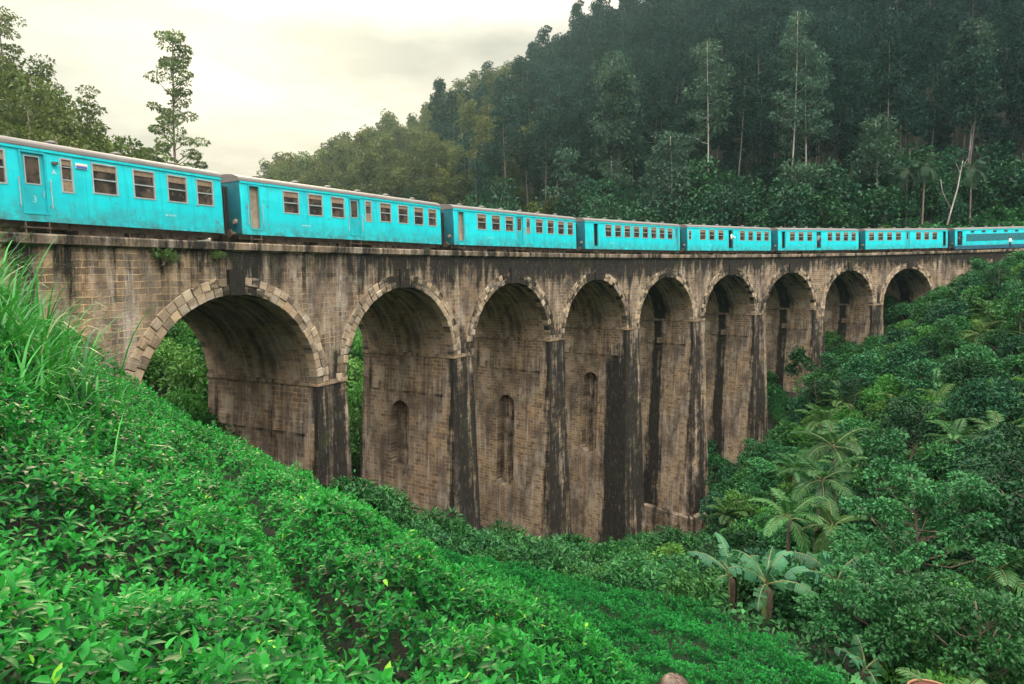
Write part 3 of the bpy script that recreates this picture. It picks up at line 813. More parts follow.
    for (a, b, kd) in doors:
        for far in (False, True):
            yy = yn if not far else -yn; s_ = 1 if not far else -1
            f = MB(); y0, y1 = (yn - .02, yn + .05) if not far else (-yn - .05, -yn + .02)
            frame(f, a, b, .93, 2.95, .06, y0, y1)
            fo = f.build('door_frame', M['door'], root)
            if kd == 'shut' or far:
                g = MB(); yd0, yd1 = sorted((yy + s_ * .05, yy + s_ * .09)); wz0, wz1 = 1.92, 2.78; ax, bx = a + .06, b - .06
                g.box(X(ax), X(bx), yd0, yd1, .99, wz0); g.box(X(ax), X(bx), yd0, yd1, wz1, 2.89); g.box(X(ax), X(ax + .13), yd0, yd1, wz0, wz1); g.box(X(bx - .13), X(bx), yd0, yd1, wz0, wz1)
                do = g.build('door', M['door'], root)
                g = MB(); g.box(X(ax + .12), X(bx - .12), *sorted((yy + s_ * .065, yy + s_ * .08)), wz0 - .02, wz1 + .02); g.build('pane', M['glass'], do)
                g = MB(); frame(g, ax + .10, bx - .10, wz0 - .03, wz1 + .03, .035, *sorted((yy + s_ * .035, yy + s_ * .0499))); g.build('window_frame', M['alu'], do)
                g = MB(); g.tube([(X(bx - .07), yy + s_ * .0, 1.5), (X(bx - .07), yy + s_ * .0, 1.7)], .015, 6); g.build('handle', M['alu'], do)
                if sign and not far: text_mesh('3', .30, do, 'class_number', M['faded'], (X((a + b) / 2), yy + .046, 1.32), (math.pi / 2, 0, 0))
            else:                                           # standing open: the vestibule shows
                vd = .2 if kd == 'open' else .9
                g = MB(); g.box(X(a + .02), X(b - .02), yn + vd, yn + vd + .04, .95, 2.93); g.box(X(a + .005), X(a + .03), yn + .12, yn + vd, .95, 2.93); g.box(X(b - .03), X(b - .005), yn + .12, yn + vd, .95, 2.93)
                g.build('vestibule', M['cream'] if kd == 'open' else M['dark'], root)
            for xx in (a - .08, b + .08):
                g = MB(); g.tube([(X(xx), yy - s_ * .06, 1.15), (X(xx), yy - s_ * .06, 2.1)], .016, 6); g.box(X(xx) - .012, X(xx) + .012, *sorted((yy - s_ * .06, yy + s_ * .01)), 1.2, 1.23); g.box(X(xx) - .012, X(xx) + .012, *sorted((yy - s_ * .06, yy + s_ * .01)), 2.02, 2.05)
                g.build('handrail', M['alu'], root)
            g = MB()
            for zz in (.48, .22): g.box(X(a), X(b), *sorted((yy - s_ * .05, yy + s_ * .2)), zz, zz + .04)
            for xx in (a + .02, b - .06): g.box(X(xx), X(xx + .04), *sorted((yy + s_ * .0, yy + s_ * .05)), .2, ZB)
            g.build('footstep', M['under'], root)
    # underframe and bogies
    u = MB(); u.box(X(.1), X(LEN - .1), -1.1, -.95, .5, .76); u.box(X(.1), X(LEN - .1), .95, 1.1, .5, .76); u.box(X(.1), X(LEN - .1), -.3, .3, .45, .76)
    for xx, w, z, yy in ((4.6, 1.3, .22, -1.05), (6.2, .5, .3, -1.0), (8.6, 1.7, .2, -1.08), (10.6, .6, .28, -.98), (5.4, 1.5, .25, .5), (8.2, 1.2, .3, .5)): u.box(X(xx), X(xx + w), yy, yy + .55, z, .74)
    for xx in np.arange(3.9, 11.2, .73): u.box(X(xx), X(xx + .07), -1.12, -.9, .36 + .1 * math.sin(xx * 7), .76)
    u.build('underframe', M['under'], root)
    for xb in (2.45, LEN - 2.45):
        bg = MB()
        for yy in (-1.02, .92): bg.box(X(xb - 1.35), X(xb + 1.35), yy, yy + .10, .38, .56); [bg.box(X(xb + a - .16), X(xb + a + .16), yy - .07, yy + .12, .30, .52) for a in (-.95, .95)]; bg.box(X(xb - .3), X(xb + .3), yy - .06, yy + .14, .22, .42)
        for a in (-.35, -.15, .15, .35): bg.tube([(X(xb + a), -1.05, .38), (X(xb + a), -1.05, .66)], .06, 8)
        bg.box(X(xb - .25), X(xb + .25), -.95, .95, .42, .6)
        bo = bg.build('bogie', M['under'], root)
        for a in (-.95, .95):
            for yy in (-.84, .84):
                w = MB(); sgn = 1 if yy > 0 else -1
                w.tube([(X(xb + a), yy - .06, .40), (X(xb + a), yy + .06, .40)], .40, 20); w.tube([(X(xb + a), yy - sgn * .06 - .02, .40), (X(xb + a), yy - sgn * .06 + .02, .40)], .44, 20)
                w.build('wheel', M['rail'], bo)
    if sign:
        g = MB(); g.box(X(8.50), X(8.90), yn - .03, yn - .012, 2.60, 2.78); so = g.build('destination_board', M['white'], root)
        g = MB(); g.box(X(8.51), X(8.89), yn - .036, yn - .0305, 2.61, 2.675); g.build('lower_band', M['blue'], so)
        g = MB(); g.box(X(8.52), X(8.88), yn - .036, yn - .0305, 2.685, 2.705); g.build('middle_band', M['red'], so)
        g = MB(); g.box(X(7.72), X(7.88), yn - .10, yn - .0, 2.62, 2.70); g.build('side_lamp', M['under'], root)
        g = MB()
        g.add([(X(7.68), yn - .008, 2.3), (X(7.86), yn - .008, 2.3), (X(7.77), yn - .008, 2.48)], [(0, 1, 2)]); g.build('warning_mark', M['faded'], root)
    if number:
        g = MB()
        for q in range(4): g.box(X(11.9 + q * .13 if sign else 3.4 + q * .15), X(11.98 + q * .13 if sign else 3.5 + q * .15), yn - .008, yn - .002, 1.24, 1.31)
        g.build('fleet_number', M['faded'], root)
    if power:
        g = MB(); nl = 14
        g.box(X(1.85), X(LEN - 1.2), yn - .006, yn + .02, 1.52, 2.50)
        for q in range(nl):
            z0 = 1.54 + q * .068; g.add([(X(1.88), yn - .01, z0), (X(LEN - 1.23), yn - .01, z0), (X(LEN - 1.23), yn - .05, z0 + .012), (X(1.88), yn - .05, z0 + .012), (X(1.88), yn - .01, z0 + .055), (X(LEN - 1.23), yn - .01, z0 + .055)], [(0, 1, 2, 3), (3, 2, 5, 4)])
        g.build('louvre_band', M['louvre'], root)
        for q in range(6):
            g = MB(); g.box(X(2.6 + q * 1.85), X(3.15 + q * 1.85), yn - .012, yn + .02, 2.66, 2.90); g.build('air_intake', M['dark'], root)
    return root


A_D = [(.42, 1.04, 'open'), (6.65, 7.5, 'shut')]; A_W = [(2.33, 3.3), (3.86, 4.82), (5.38, 6.33), (9.05, 10.0), (10.6, 11.52), (12.05, 12.97), (13.42, 14.28)]
A_N = [(7.86, 8.38)]
mir = lambda L_: [(LEN - b, LEN - a, *r) for a, b, *r in L_]
cars = []
cars.append(make_car('turquoise carriage closest to the camera, nearest to the tall grass', [(.42, 1.04, 'shut'), (6.72, 7.53, 'shut')], [(a, b) for a, b in A_W], [(7.98, 8.40)], sign=True))
cars.append(make_car('second turquoise carriage from the tall grass, beige open end door above the second arch', A_D, A_W, A_N))
cars.append(make_car('third turquoise carriage from the tall grass, narrow beige open end door', A_D, A_W, A_N))
cars.append(make_car('turquoise carriage with one unbroken row of eight windows', [(1.12, 1.76, 'dark'), (13.86, 14.42, 'shut')], [(2.72 + 1.395 * k, 3.66 + 1.395 * k) for k in range(8)]))
cars.append(make_car('turquoise carriage with small end window and person in white at its door', [(6.75, 7.6, 'dark')], [(1.96, 2.95), (3.48, 4.43), (5.0, 5.95), (8.8, 9.75), (10.3, 11.25), (11.85, 12.8), (13.35, 14.3)], smalls=[(.2, .66)]))
cars.append(make_car('turquoise carriage above the eighth arch with dark doorways at its end and middle', [(.6, 1.25, 'dark'), (6.7, 7.55, 'dark')], [(1.96, 2.9), (3.48, 4.43), (5.0, 5.95), (8.7, 9.65), (10.2, 11.15), (11.75, 12.7), (13.25, 14.2)]))
cars.append(make_car('turquoise carriage coupled behind the louvred power car', mir([(.3, .95, 'dark')]) + [(7.0, 7.7, 'shut')], [(.55, 1.5), (2.1, 3.05), (3.65, 4.6), (5.2, 6.15), (8.8, 9.75), (10.3, 11.25), (11.8, 12.75)]))
cars.append(make_car('turquoise power car with a long dark louvred band', [(.35, 1.25, 'dark')], [], power=True, number=False))
TRAIN_M = []
for k, c in enumerate(cars):
    s0 = 2.4 + 15.66 * (k - 1) + (.3 if k == 0 else 0)
    a = B(s0, 3.85, -.15); b = B(s0 + LEN, 3.85, -.15)
    d = Vector(b - a); mid = Vector((a + b) / 2)
    q = Matrix.Rotation(math.atan2(d.y, d.x), 4, 'Z') @ Matrix.Rotation(-math.atan2(d.z, math.hypot(d.x, d.y)), 4, 'Y')
    c.matrix_world = Matrix.Translation(mid) @ q; c.rotation_mode = 'XYZ'
    loc, rot, _ = c.matrix_world.decompose(); c.location = loc; c.rotation_euler = rot.to_euler()
    TRAIN_M.append(Matrix.Translation(mid) @ q)


# ------------------------------------------------------------------ vegetation builders
def ellip_shell(n, r, inner=.55):
    d = rdir(n); return d * (rng.uniform(inner, 1, n) ** .5)[:, None] * np.asarray(r), d


def crown_from_clumps(clumps, per, ll, lw, up=.3, spread=1.0, droop=.15):
    """clumps: list of (centre, radii); leaf sprays through the outer shell of every clump"""
    Cs, Ds, Ts = [], [], []
    for c, r in clumps:
        n = max(6, int(per * rng.uniform(.7, 1.3)))
        p, d = ellip_shell(n, r)
        Cs.append(np.asarray(c) + p); dd = d * spread + rng.normal(size=(n, 3)) * .55; dd[:, 2] += up * rng.normal(.3, .6, n); Ds.append(dd)
        Ts.append(np.clip(rng.uniform(.0, .9) * .55 + rng.uniform(0, .45, n), 0, 1))
    C = np.concatenate(Cs); D = np.concatenate(Ds); T = np.concatenate(Ts); n = len(C)
    Nn = rdir(n, 1.2)
    L = ll * rng.uniform(.6, 1.35, n)
    V, F = leaf_cards(C, D, Nn, L, lw * L / ll, droop)
    return V, [F], np.repeat(T, 4)


def tree(name, h, r0, clumps, limbs, per, ll, lw, leafm, barkm, up=.3, bend=.3, seed=0):
    root = empty(name)
    t = MB(); zz = np.linspace(-.4, h, 9); ph = rng.uniform(0, 6.28)
    bx = bend * np.sin(zz / h * 2.6 + ph) - bend * math.sin(ph); by = bend * np.cos(zz / h * 2.1 + ph) - bend * math.cos(ph)
    path = np.stack([bx, by, zz], 1); t.tube(path, r0 * (1 - .86 * np.clip(zz / h, 0, 1)), 8)
    def at(z): return np.array([np.interp(z, zz, bx), np.interp(z, zz, by), z])
    for z, tip in limbs:
        a = at(z); b = np.asarray(tip, float); m = (a + b) / 2 + np.array([0, 0, -.12 * np.linalg.norm(b - a)]); rr = r0 * (1 - .8 * z / h)
        t.tube([a, m, b], [rr * .55, rr * .38, rr * .12], 5)
    t.build('trunk', barkm, root, smooth=True)
    V, F, T = crown_from_clumps(clumps, per, ll, lw, up)
    fast_mesh('crown', V, F, T, leafm, root)
    return root


def forest_tree(name, h, cb, cr, nc, per, leafm, barkm, ll=.62, r0=.22, flat=.55, taper=.8, cl=1.0, bend=.5):
    clumps, limbs = [], []
    for k in range(nc):
        f = (k + rng.uniform(0, 1)) / nc; z = h * (cb + (1 - cb) * f)
        R = cr * (1 - taper * f ** 1.6) * rng.uniform(.25, 1.0); a = rng.uniform(0, 6.283)
        c = np.array([R * math.cos(a), R * math.sin(a), z]); s = cl * rng.uniform(.7, 1.3)
        clumps.append((c, np.array([s, s, s * flat])))
        if k % 2 == 0: limbs.append((max(z - .25 * R - .5, h * cb * .8), tuple(c)))
    return tree(name, h, r0, clumps, limbs, per, ll, ll * .55, leafm, barkm, .2, bend)


def bush(name, r, hgt, n_lobes, per, ll, lw, leafm, up=.5, stems=4):
    root = empty(name); clumps = []
    for k in range(n_lobes):
        a = rng.uniform(0, 6.283); e = rng.uniform(.05, 1) ** .8; R = r * math.sqrt(max(0, 1 - e * e)) * rng.uniform(.6, 1.05)
        c = np.array([R * math.cos(a), R * math.sin(a), .25 * hgt + hgt * .65 * e * rng.uniform(.8, 1.15)]); s = r * rng.uniform(.26, .44)
        clumps.append((c, np.array([s, s, s * .8])))
    V, F, T = crown_from_clumps(clumps, per, ll, lw, up)
    # loose shoots break the outline
    Cs, Ds = [], []
    for k in range(16):
        a = rng.uniform(0, 6.283); e = rng.uniform(.35, 1.45); q = np.array([math.cos(a) * math.cos(e), math.sin(a) * math.cos(e), math.sin(e)]); b = q * np.array([r * .8, r * .8, hgt * .75]); L = r * rng.uniform(.25, .7); m = 22
        t = rng.uniform(0, 1, m)[:, None]; cur = b + q * L * t + np.array([0, 0, .25 * L]) * t - np.array([0, 0, .3 * L]) * t * t; Cs.append(cur + rng.normal(0, .02, (m, 3))); Ds.append(q * .6 + rng.normal(size=(m, 3)) * .8)
    C_ = np.concatenate(Cs); Ls = ll * rng.uniform(.7, 1.3, len(C_)); V2, F2 = leaf_cards(C_, np.concatenate(Ds), rdir(len(C_), 1.2), Ls, lw * Ls / ll * 1.1, .2)
    F = [F[0], F2 + len(V)]; V = np.concatenate([V, V2]); T = np.concatenate([T, np.repeat(rng.uniform(.4, .95, len(C_)), 4)])
    fast_mesh('foliage', V, F, T, leafm, root)
    t = MB()
    for k in range(stems):
        c = clumps[k][0]; t.tube([(0.1 * math.cos(k * 2), .1 * math.sin(k * 2), -.3), c * np.array([.4, .4, .5]), c], [.05, .035, .012], 5)
    t.build('stem', M['bark'], root)
    return root


def frond(length, az, el, curl, n, ll, droop=.4, width_fall=.6):
    """a feather leaf: rachis points and leaflets"""
    t = np.linspace(0, 1, 14); pts = [np.zeros(3)]; e = el
    for k in range(13):
        e -= curl / 13 * (.4 + 1.2 * t[k]); pts.append(pts[-1] + length / 13 * np.array([math.cos(e) * math.cos(az), math.cos(e) * math.sin(az), math.sin(e)]))
    pts = np.array(pts)
    u = np.repeat(np.linspace(.14, .99, n), 2); sd = np.tile([1., -1.], n)
    C = np.stack([np.interp(u, t, pts[:, k]) for k in range(3)], 1); tan = unit(np.stack([np.interp(u, t, np.gradient(pts[:, k])) for k in range(3)], 1))
    side = unit(np.cross(tan, [0, 0, 1.])); upv = np.cross(side, tan)
    D = side * sd[:, None] * .9 + tan * .65 + upv * .12 + rng.normal(size=(2 * n, 3)) * .08
    L = ll * np.sin(np.pi * np.clip(u * .85 + .12, 0, 1)) ** width_fall
    return pts, C, D, L, upv


def palm(name, h, n_fr, flen, ll, leafm, r0=.10, fronds_el=(1.25, -.35), curl=1.3, lw=.055, nl=30, lean=.25):
    root = empty(name); t = MB()
    zz = np.linspace(-.4, h, 8); ph = rng.uniform(0, 6.28); px = lean * (zz / max(h, .1)) ** 2 * math.cos(ph); py = lean * (zz / max(h, .1)) ** 2 * math.sin(ph)
    if h > .3: t.tube(np.stack([px, py, zz], 1), r0 * (1.15 - .35 * zz / h), 8)
    top = np.array([px[-1], py[-1], h]); Vs, Fs, Ts, n0 = [], [], [], 0
    rc = MB()
    for k in range(n_fr):
        el = fronds_el[0] + (fronds_el[1] - fronds_el[0]) * (k / max(1, n_fr - 1)) + rng.uniform(-.12, .12)
        pts, C, D, L, up = frond(flen * rng.uniform(.85, 1.12), k * 2.4 + rng.uniform(-.3, .3), el, curl * rng.uniform(.8, 1.2), nl, ll)
        V, F = leaf_cards(top + C, D, up, L, lw, .28, .1)
        Vs.append(V); Fs.append(F + n0); n0 += len(V); Ts.append(np.repeat(np.clip(rng.uniform(.1, .7) + rng.uniform(-.1, .3, len(C)), 0, 1), 4))
        rc.tube(top + pts, np.linspace(.03, .006, len(pts)), 4, cap=False)
    if h > .3: t.build('trunk', M['bark_palm'], root, smooth=True)
    co = fast_mesh('fronds', np.concatenate(Vs), [np.concatenate(Fs)], np.concatenate(Ts), leafm, root)
    rc.build('leaf_stalks', M['banana_stem'], co)
    return root


def banana(name, h, n_lv, llen, lwid):
    root = empty(name); st = MB()
    st.tube([(0, 0, -.4), (.03, 0, h * .5), (.05, .03, h)], [.16, .13, .07], 10); st.build('stem', M['banana_stem'], root, smooth=True)
    dm = MB()
    for k in range(3):                                  # dead leaves hang against the stem
        az = k * 2.1 + .7; pts = [np.array([.05, .03, h * .96])]; e = .1
        for q in range(8): pts.append(pts[-1] + llen * .09 * np.array([math.cos(e) * math.cos(az) * .6, math.cos(e) * math.sin(az) * .6, math.sin(e)])); e = max(-1.45, e - .5)
        pts = np.array(pts); sd_ = np.array([-math.sin(az), math.cos(az), 0]) * .11
        w_ = np.array([.2, .5, 1, 1.1, .9, 1, .8, .5, .1])[:, None]; dm.grid(np.stack([pts - sd_ * w_, pts + rng.normal(0, .02, pts.shape), pts + sd_ * w_], 1))
    dm.build('dead_leaves', M['dead_leaf'], root, smooth=True)
    for k in range(n_lv):
        az = k * 2.4 + rng.uniform(-.3, .3); el = 1.35 - 1.25 * k / n_lv + rng.uniform(-.1, .1); L = llen * rng.uniform(.8, 1.1); curl = rng.uniform(.9, 1.6)
        nseg = 26; pts = [np.array([.05, .03, h])]; e = el
        for q in range(nseg): e -= curl / nseg * (.3 + 1.4 * q / nseg); pts.append(pts[-1] + L / nseg * np.array([math.cos(e) * math.cos(az), math.cos(e) * math.sin(az), math.sin(e)]))
        pts = np.array(pts); tan = unit(np.gradient(pts, axis=0)); side = unit(np.cross(tan, [0, 0, 1.])); up = np.cross(side, tan)
        mb_v, mb_f, tn, n0 = [], [], [], 0
        ww = lwid * np.sin(np.pi * np.clip((np.linspace(0, 1, nseg + 1) - .16) / .86, 0, 1)) ** .5
        for sd in (-1, 1):
            q0 = 4; dr = 0
            for q in range(4, nseg):
                if rng.random() < .34: dr = rng.uniform(-.3, .7)              # torn strips hang at their own angle
                for (i) in (q, q + 1):
                    for fr in (0, .55, 1):
                        mb_v.append(pts[i] + side[i] * sd * ww[i] * fr * .5 * (1 - .12 * fr) + up[i] * ww[i] * (.22 * fr - (.34 + dr) * fr * fr) + (tan[i] * .006 * (1 if i == q else -1)))
                        tn.append(.35 + .3 * fr)
                a = n0; mb_f += [(a, a + 3, a + 4, a + 1), (a + 1, a + 4, a + 5, a + 2)]; n0 += 6
        lo = fast_mesh('leaf', np.array(mb_v), [np.array(mb_f)], np.clip(np.array(tn) + rng.uniform(-.3, .25), 0, 1), M['banana'], root, smooth=True)
        rb = MB(); rb.tube(pts, np.linspace(.035, .008, len(pts)), 5, cap=False); rb.build('midrib', M['banana_stem'], lo)
    return root


def place(o, x, y, z, rz=0, s=1.0, sz=None):
    o.location = (float(x), float(y), float(z)); o.rotation_euler = (0, 0, rz); o.scale = (s, s, sz or s)
    return o


def hit(u, v, lift=0.0, y0=1.0, y1=260.0):
    d = ray(u, v); Y = np.concatenate([np.arange(y0, 30, .1), np.arange(30, y1, .4)])
    g = ground(d[0] * Y, Y) + lift; z = d[2] * Y
    i = np.argmax(z < g)
    if not (z < g).any(): i = len(Y) - 1
    return d[0] * Y[i], Y[i], float(g[i] - lift)


def scatter(protos, pts, label, cat, group, smin, smax, sink=.15):
    """copies of the prototypes; the first use moves the prototype itself"""
    kids = [children_of(p) for p in protos]; used = [False] * len(protos)
    for i, (x, y) in enumerate(pts):
        k = int(rng.integers(len(protos))) if i >= len(protos) else i
        o = protos[k] if not used[k] else copy_tree(protos[k], kids[k]); used[k] = True
        s = rng.uniform(smin, smax); place(o, x, y, float(ground(x, y)) - sink, rng.uniform(0, 6.28), s, s * rng.uniform(.85, 1.15)); tag(o, label, cat, group)
    for k, p in enumerate(protos):
        if not used[k]:
            for c in kids[k]: bpy.data.objects.remove(c)
            bpy.data.objects.remove(p)


def spread(poly, n, dmin, reject=None, tries=40):
    """points kept dmin apart inside a plan polygon"""
    poly = np.array(poly); lo = poly.min(0); hi = poly.max(0); cand = rng.uniform(lo, hi, (n * tries, 2)); cand = cand[inpoly(cand[:, 0], cand[:, 1], poly)]
    if reject is not None and len(cand): cand = cand[~reject(cand[:, 0], cand[:, 1])]
    cell = {}; out = []
    for x, y in cand:
        ix, iy = int(x // dmin), int(y // dmin)
        if any((x - a) ** 2 + (y - b) ** 2 < dmin * dmin for i in (ix - 1, ix, ix + 1) for j in (iy - 1, iy, iy + 1) for a, b in cell.get((i, j), ())): continue
        cell.setdefault((ix, iy), []).append((x, y)); out.append((x, y))
        if len(out) >= n: break
    return out


def on_bridge(x, y, m0=-1.6, m1=9.0):
    s, o = bridge_coord(x, y); return (o > m0) & (o < m1)


# ------------------------------------------------------------------ tea
TEA = [(-15, 14.5), (-12.6, 19.4), (-9, 20.5), (-6, 22), (-4.2, 24.5), (-2.8, 25.2), (1.9, 24.5), (6.5, 22), (7.7, 17.5), (8.4, 13), (6.5, 8), (4, 3), (3, .6), (-7, .6), (-9, 6)]
FUR = [np.array(hit(u, v, .7)[:2]) for u, v in ((190, 432), (250, 487), (330, 588), (372, 640), (400, 684))]
ROWD = np.array([.61, -.79])


def lowzone(x, y): return np.clip((y - 9) / 3, 0, 1) * np.clip((x + 4) / 3, 0, 1)


def gap(x, y):
    pr = (x * ROWD[1] - y * ROWD[0]) + .5 * (vnoise(x * .3, y * .3, 8) - .5)
    return lowzone(x, y) * np.clip(np.cos(pr * 2 * math.pi / 1.45) * 1.3 - .35, 0, 1)


def canopy(x, y):
    x = np.asarray(x, float); y = np.asarray(y, float)
    c = ground(x, y) + .80
    c = c + .46 * (vnoise(x * 1.05 + 7, y * 1.05, 41) - .5) + .34 * (vnoise(x * 2.3, y * 2.3, 43) - .5)
    d = np.full(x.shape, 9.)
    for a, b in zip(FUR[:-1], FUR[1:]):
        ab = b - a; t = np.clip(((x - a[0]) * ab[0] + (y - a[1]) * ab[1]) / (ab @ ab), 0, 1)
        d = np.minimum(d, np.hypot(x - a[0] - t * ab[0], y - a[1] - t * ab[1]))
    c = c - .70 * np.exp(-(d / .27) ** 2)
    # plucking rows on the lower terrace
    low = lowzone(x, y)
    pr = (x * ROWD[1] - y * ROWD[0]) + .5 * (vnoise(x * .3, y * .3, 8) - .5)
    c = c - low * .85 * np.clip(np.cos(pr * 2 * math.pi / 1.45) * 1.3 - .35, 0, 1)
    return c


def build_tea():
    xs, ys = [], []
    # shoots: density falls with distance
    for r0, r1, dens in ((0, 3, 560), (3, 5, 560), (5, 8, 480), (8, 12, 360), (12, 18, 250), (18, 40, 170)):
        n = int(dens * 34 * 27); n = min(n, 900000)
        x = rng.uniform(-16, 9, n); y = rng.uniform(.5, 26, n); keep = rng.random(n) < (25 * 25.5 * dens) / n
        r = np.hypot(x, y); keep &= (r >= r0) & (r < r1) & inpoly(x, y, TEA) & (np.abs(x) < y * .95 + 1.0)
        xs.append(x[keep]); ys.append(y[keep])
    x = np.concatenate(xs); y = np.concatenate(ys)
    cz = canopy(x, y)
    r = np.hypot(x, y)
    thin = vnoise(x * 1.7, y * 1.7, 61)
    keep = rng.random(len(x)) < np.clip(.34 + thin * 1.2, 0, 1) * (1 - .88 * np.clip(gap(x, y) * 1.6, 0, 1))
    x, y, cz, r = x[keep], y[keep], cz[keep], r[keep]
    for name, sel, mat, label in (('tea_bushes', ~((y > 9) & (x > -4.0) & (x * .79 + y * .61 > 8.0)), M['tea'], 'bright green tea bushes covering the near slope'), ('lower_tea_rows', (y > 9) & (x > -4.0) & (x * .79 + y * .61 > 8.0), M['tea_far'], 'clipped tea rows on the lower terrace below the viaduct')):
        X, Y, Z, RR = x[sel], y[sel], cz[sel], r[sel]; n = len(X)
        k = 5
        dep = np.abs(rng.normal(0, .19, n)) * (1 + .25 * (RR < 6))
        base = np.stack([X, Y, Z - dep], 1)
        g = .1; nx = -(canopy(X + g, Y) - Z) / g; ny = -(canopy(X, Y + g) - Z) / g
        axis_ = unit(np.stack([nx * .5, ny * .5, np.ones(n)], 1) + rng.normal(size=(n, 3)) * .28)
        C = np.repeat(base, k, 0); A = np.repeat(axis_, k, 0)
        ang = np.tile(np.arange(k) * 2.4, n) + np.repeat(rng.uniform(0, 6.28, n), k)
        el = np.tile(np.linspace(.15, 1.15, k), n) + rng.normal(0, .18, n * k)
        h1 = unit(np.cross(A, [1., .2, 0])); h2 = np.cross(A, h1)
        D = unit((h1 * np.cos(ang)[:, None] + h2 * np.sin(ang)[:, None]) * np.cos(el)[:, None] + A * np.sin(el)[:, None])
        Nn = unit(A * 1.0 - D * (A * D).sum(1, keepdims=True) + rng.normal(size=A.shape) * .15)
        sc = np.repeat(np.clip(.77 + .014 * (RR - 4), .77, 1.08) * rng.uniform(.75, 1.25, n), k)
        L = sc * (.098 - .034 * np.tile(np.linspace(0, 1, k), n)) * rng.uniform(.75, 1.2, n * k)
        C = C + A * (np.tile(np.linspace(0, .05, k), n) * sc)[:, None]
        V, tri, quad = leaf_full(C, D, Nn, L, L * rng.uniform(.40, .52, n * k), rng.uniform(.12, .5, n * k))
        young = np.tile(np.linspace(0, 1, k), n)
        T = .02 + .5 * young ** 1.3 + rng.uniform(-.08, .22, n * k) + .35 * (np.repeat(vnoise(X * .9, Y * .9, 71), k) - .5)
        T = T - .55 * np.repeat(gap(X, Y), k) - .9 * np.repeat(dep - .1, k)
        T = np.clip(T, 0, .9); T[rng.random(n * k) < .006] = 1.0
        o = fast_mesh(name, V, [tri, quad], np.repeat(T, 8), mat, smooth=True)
        tag(o, label, 'tea bushes', kind='stuff')
    # woody twigs under the leaves
    m = MB(); q = rng.integers(0, len(x), 2600)
    for i in q:
        if r[i] > 9: continue
        if rng.random() < .45: continue
        b = np.array([x[i] + rng.uniform(-.2, .2), y[i] + rng.uniform(-.2, .2), cz[i] - .75]); t = np.array([x[i], y[i], cz[i] - .08]); m.tube([b, (b + t) / 2 + rng.normal(size=3) * .05, t], [.011, .008, .004], 4, cap=False)
    tag(m.build('tea_twigs', M['twig']), 'brown woody twigs inside the near tea bushes', 'twigs', kind='stuff')
build_tea()


def build_grass():
    Vs, Fs, Ts, n0 = [], [], [], 0
    def tuft(x, y, n, hgt, lean_az=None, sp=.25, w=.018):
        nonlocal n0
        z = float(ground(x, y)); seg = 7
        for _ in range(n):
            az = rng.uniform(0, 6.28); L = hgt * rng.uniform(.55, 1.15); e = rng.uniform(1.0, 1.5); curl = rng.uniform(.6, 2.6); ww = w * rng.uniform(.6, 1.3)
            p = np.array([x + rng.normal(0, sp), y + rng.normal(0, sp), z]); side = np.array([-math.sin(az), math.cos(az), 0]); pts = []
            for q in range(seg + 1):
                wq = ww * (1 - (q / seg) ** 2) + .001; pts += [p + side * wq, p - side * wq]
                p = p + L / seg * np.array([math.cos(e) * math.cos(az), math.cos(e) * math.sin(az), math.sin(e)]); e -= curl / seg * (.2 + 1.6 * q / seg)
            Vs.append(np.array(pts)); a = n0 + np.arange(seg)[:, None] * 2; Fs.append(a + np.array([[0, 2, 3, 1]])); n0 += len(pts)
            Ts.append(np.full(len(pts), 1.0 if rng.random() < .035 else rng.uniform(0, .85)))
    for u, v, Y, n, hg in ((-30, 300, 7.5, 130, 1.9), (8, 330, 7.6, 150, 1.75), (-10, 380, 6.4, 110, 1.4), (34, 350, 8.2, 90, 1.2), (56, 378, 8.8, 60, .9), (20, 400, 7, 70, .8), (48, 400, 8, 60, .7), (80, 390, 9.6, 40, .6), (-60, 260, 8.5, 140, 2.1), (5, 290, 9.2, 120, 1.9), (-40, 230, 11, 120, 2.0), (10, 300, 11, 70, 1.4)):
        d = ray(u - 16, v); x = d[0] * Y; tuft(x, Y, int(n * 2.2), hg * .86, sp=.36, w=.02)
    for u, v, Y, n, hg in ((95, 440, 6.8, 8, 1.35), (130, 430, 9, 6, 1.3), (70, 450, 6, 8, 1.2), (230, 470, 7.5, 4, 1.1), (40, 470, 5, 6, 1.15), (110, 480, 5.6, 6, 1.2)):
        d = ray(u, v); tuft(d[0] * Y, Y, n, hg, sp=.08, w=.014)
    o = fast_mesh('tall_grass', np.concatenate(Vs), [np.concatenate(Fs)], np.concatenate(Ts), M['grass'], smooth=True)
    tag(o, 'tall arching grass growing on the bank beside the viaduct wall', 'grass', kind='stuff')
build_grass()

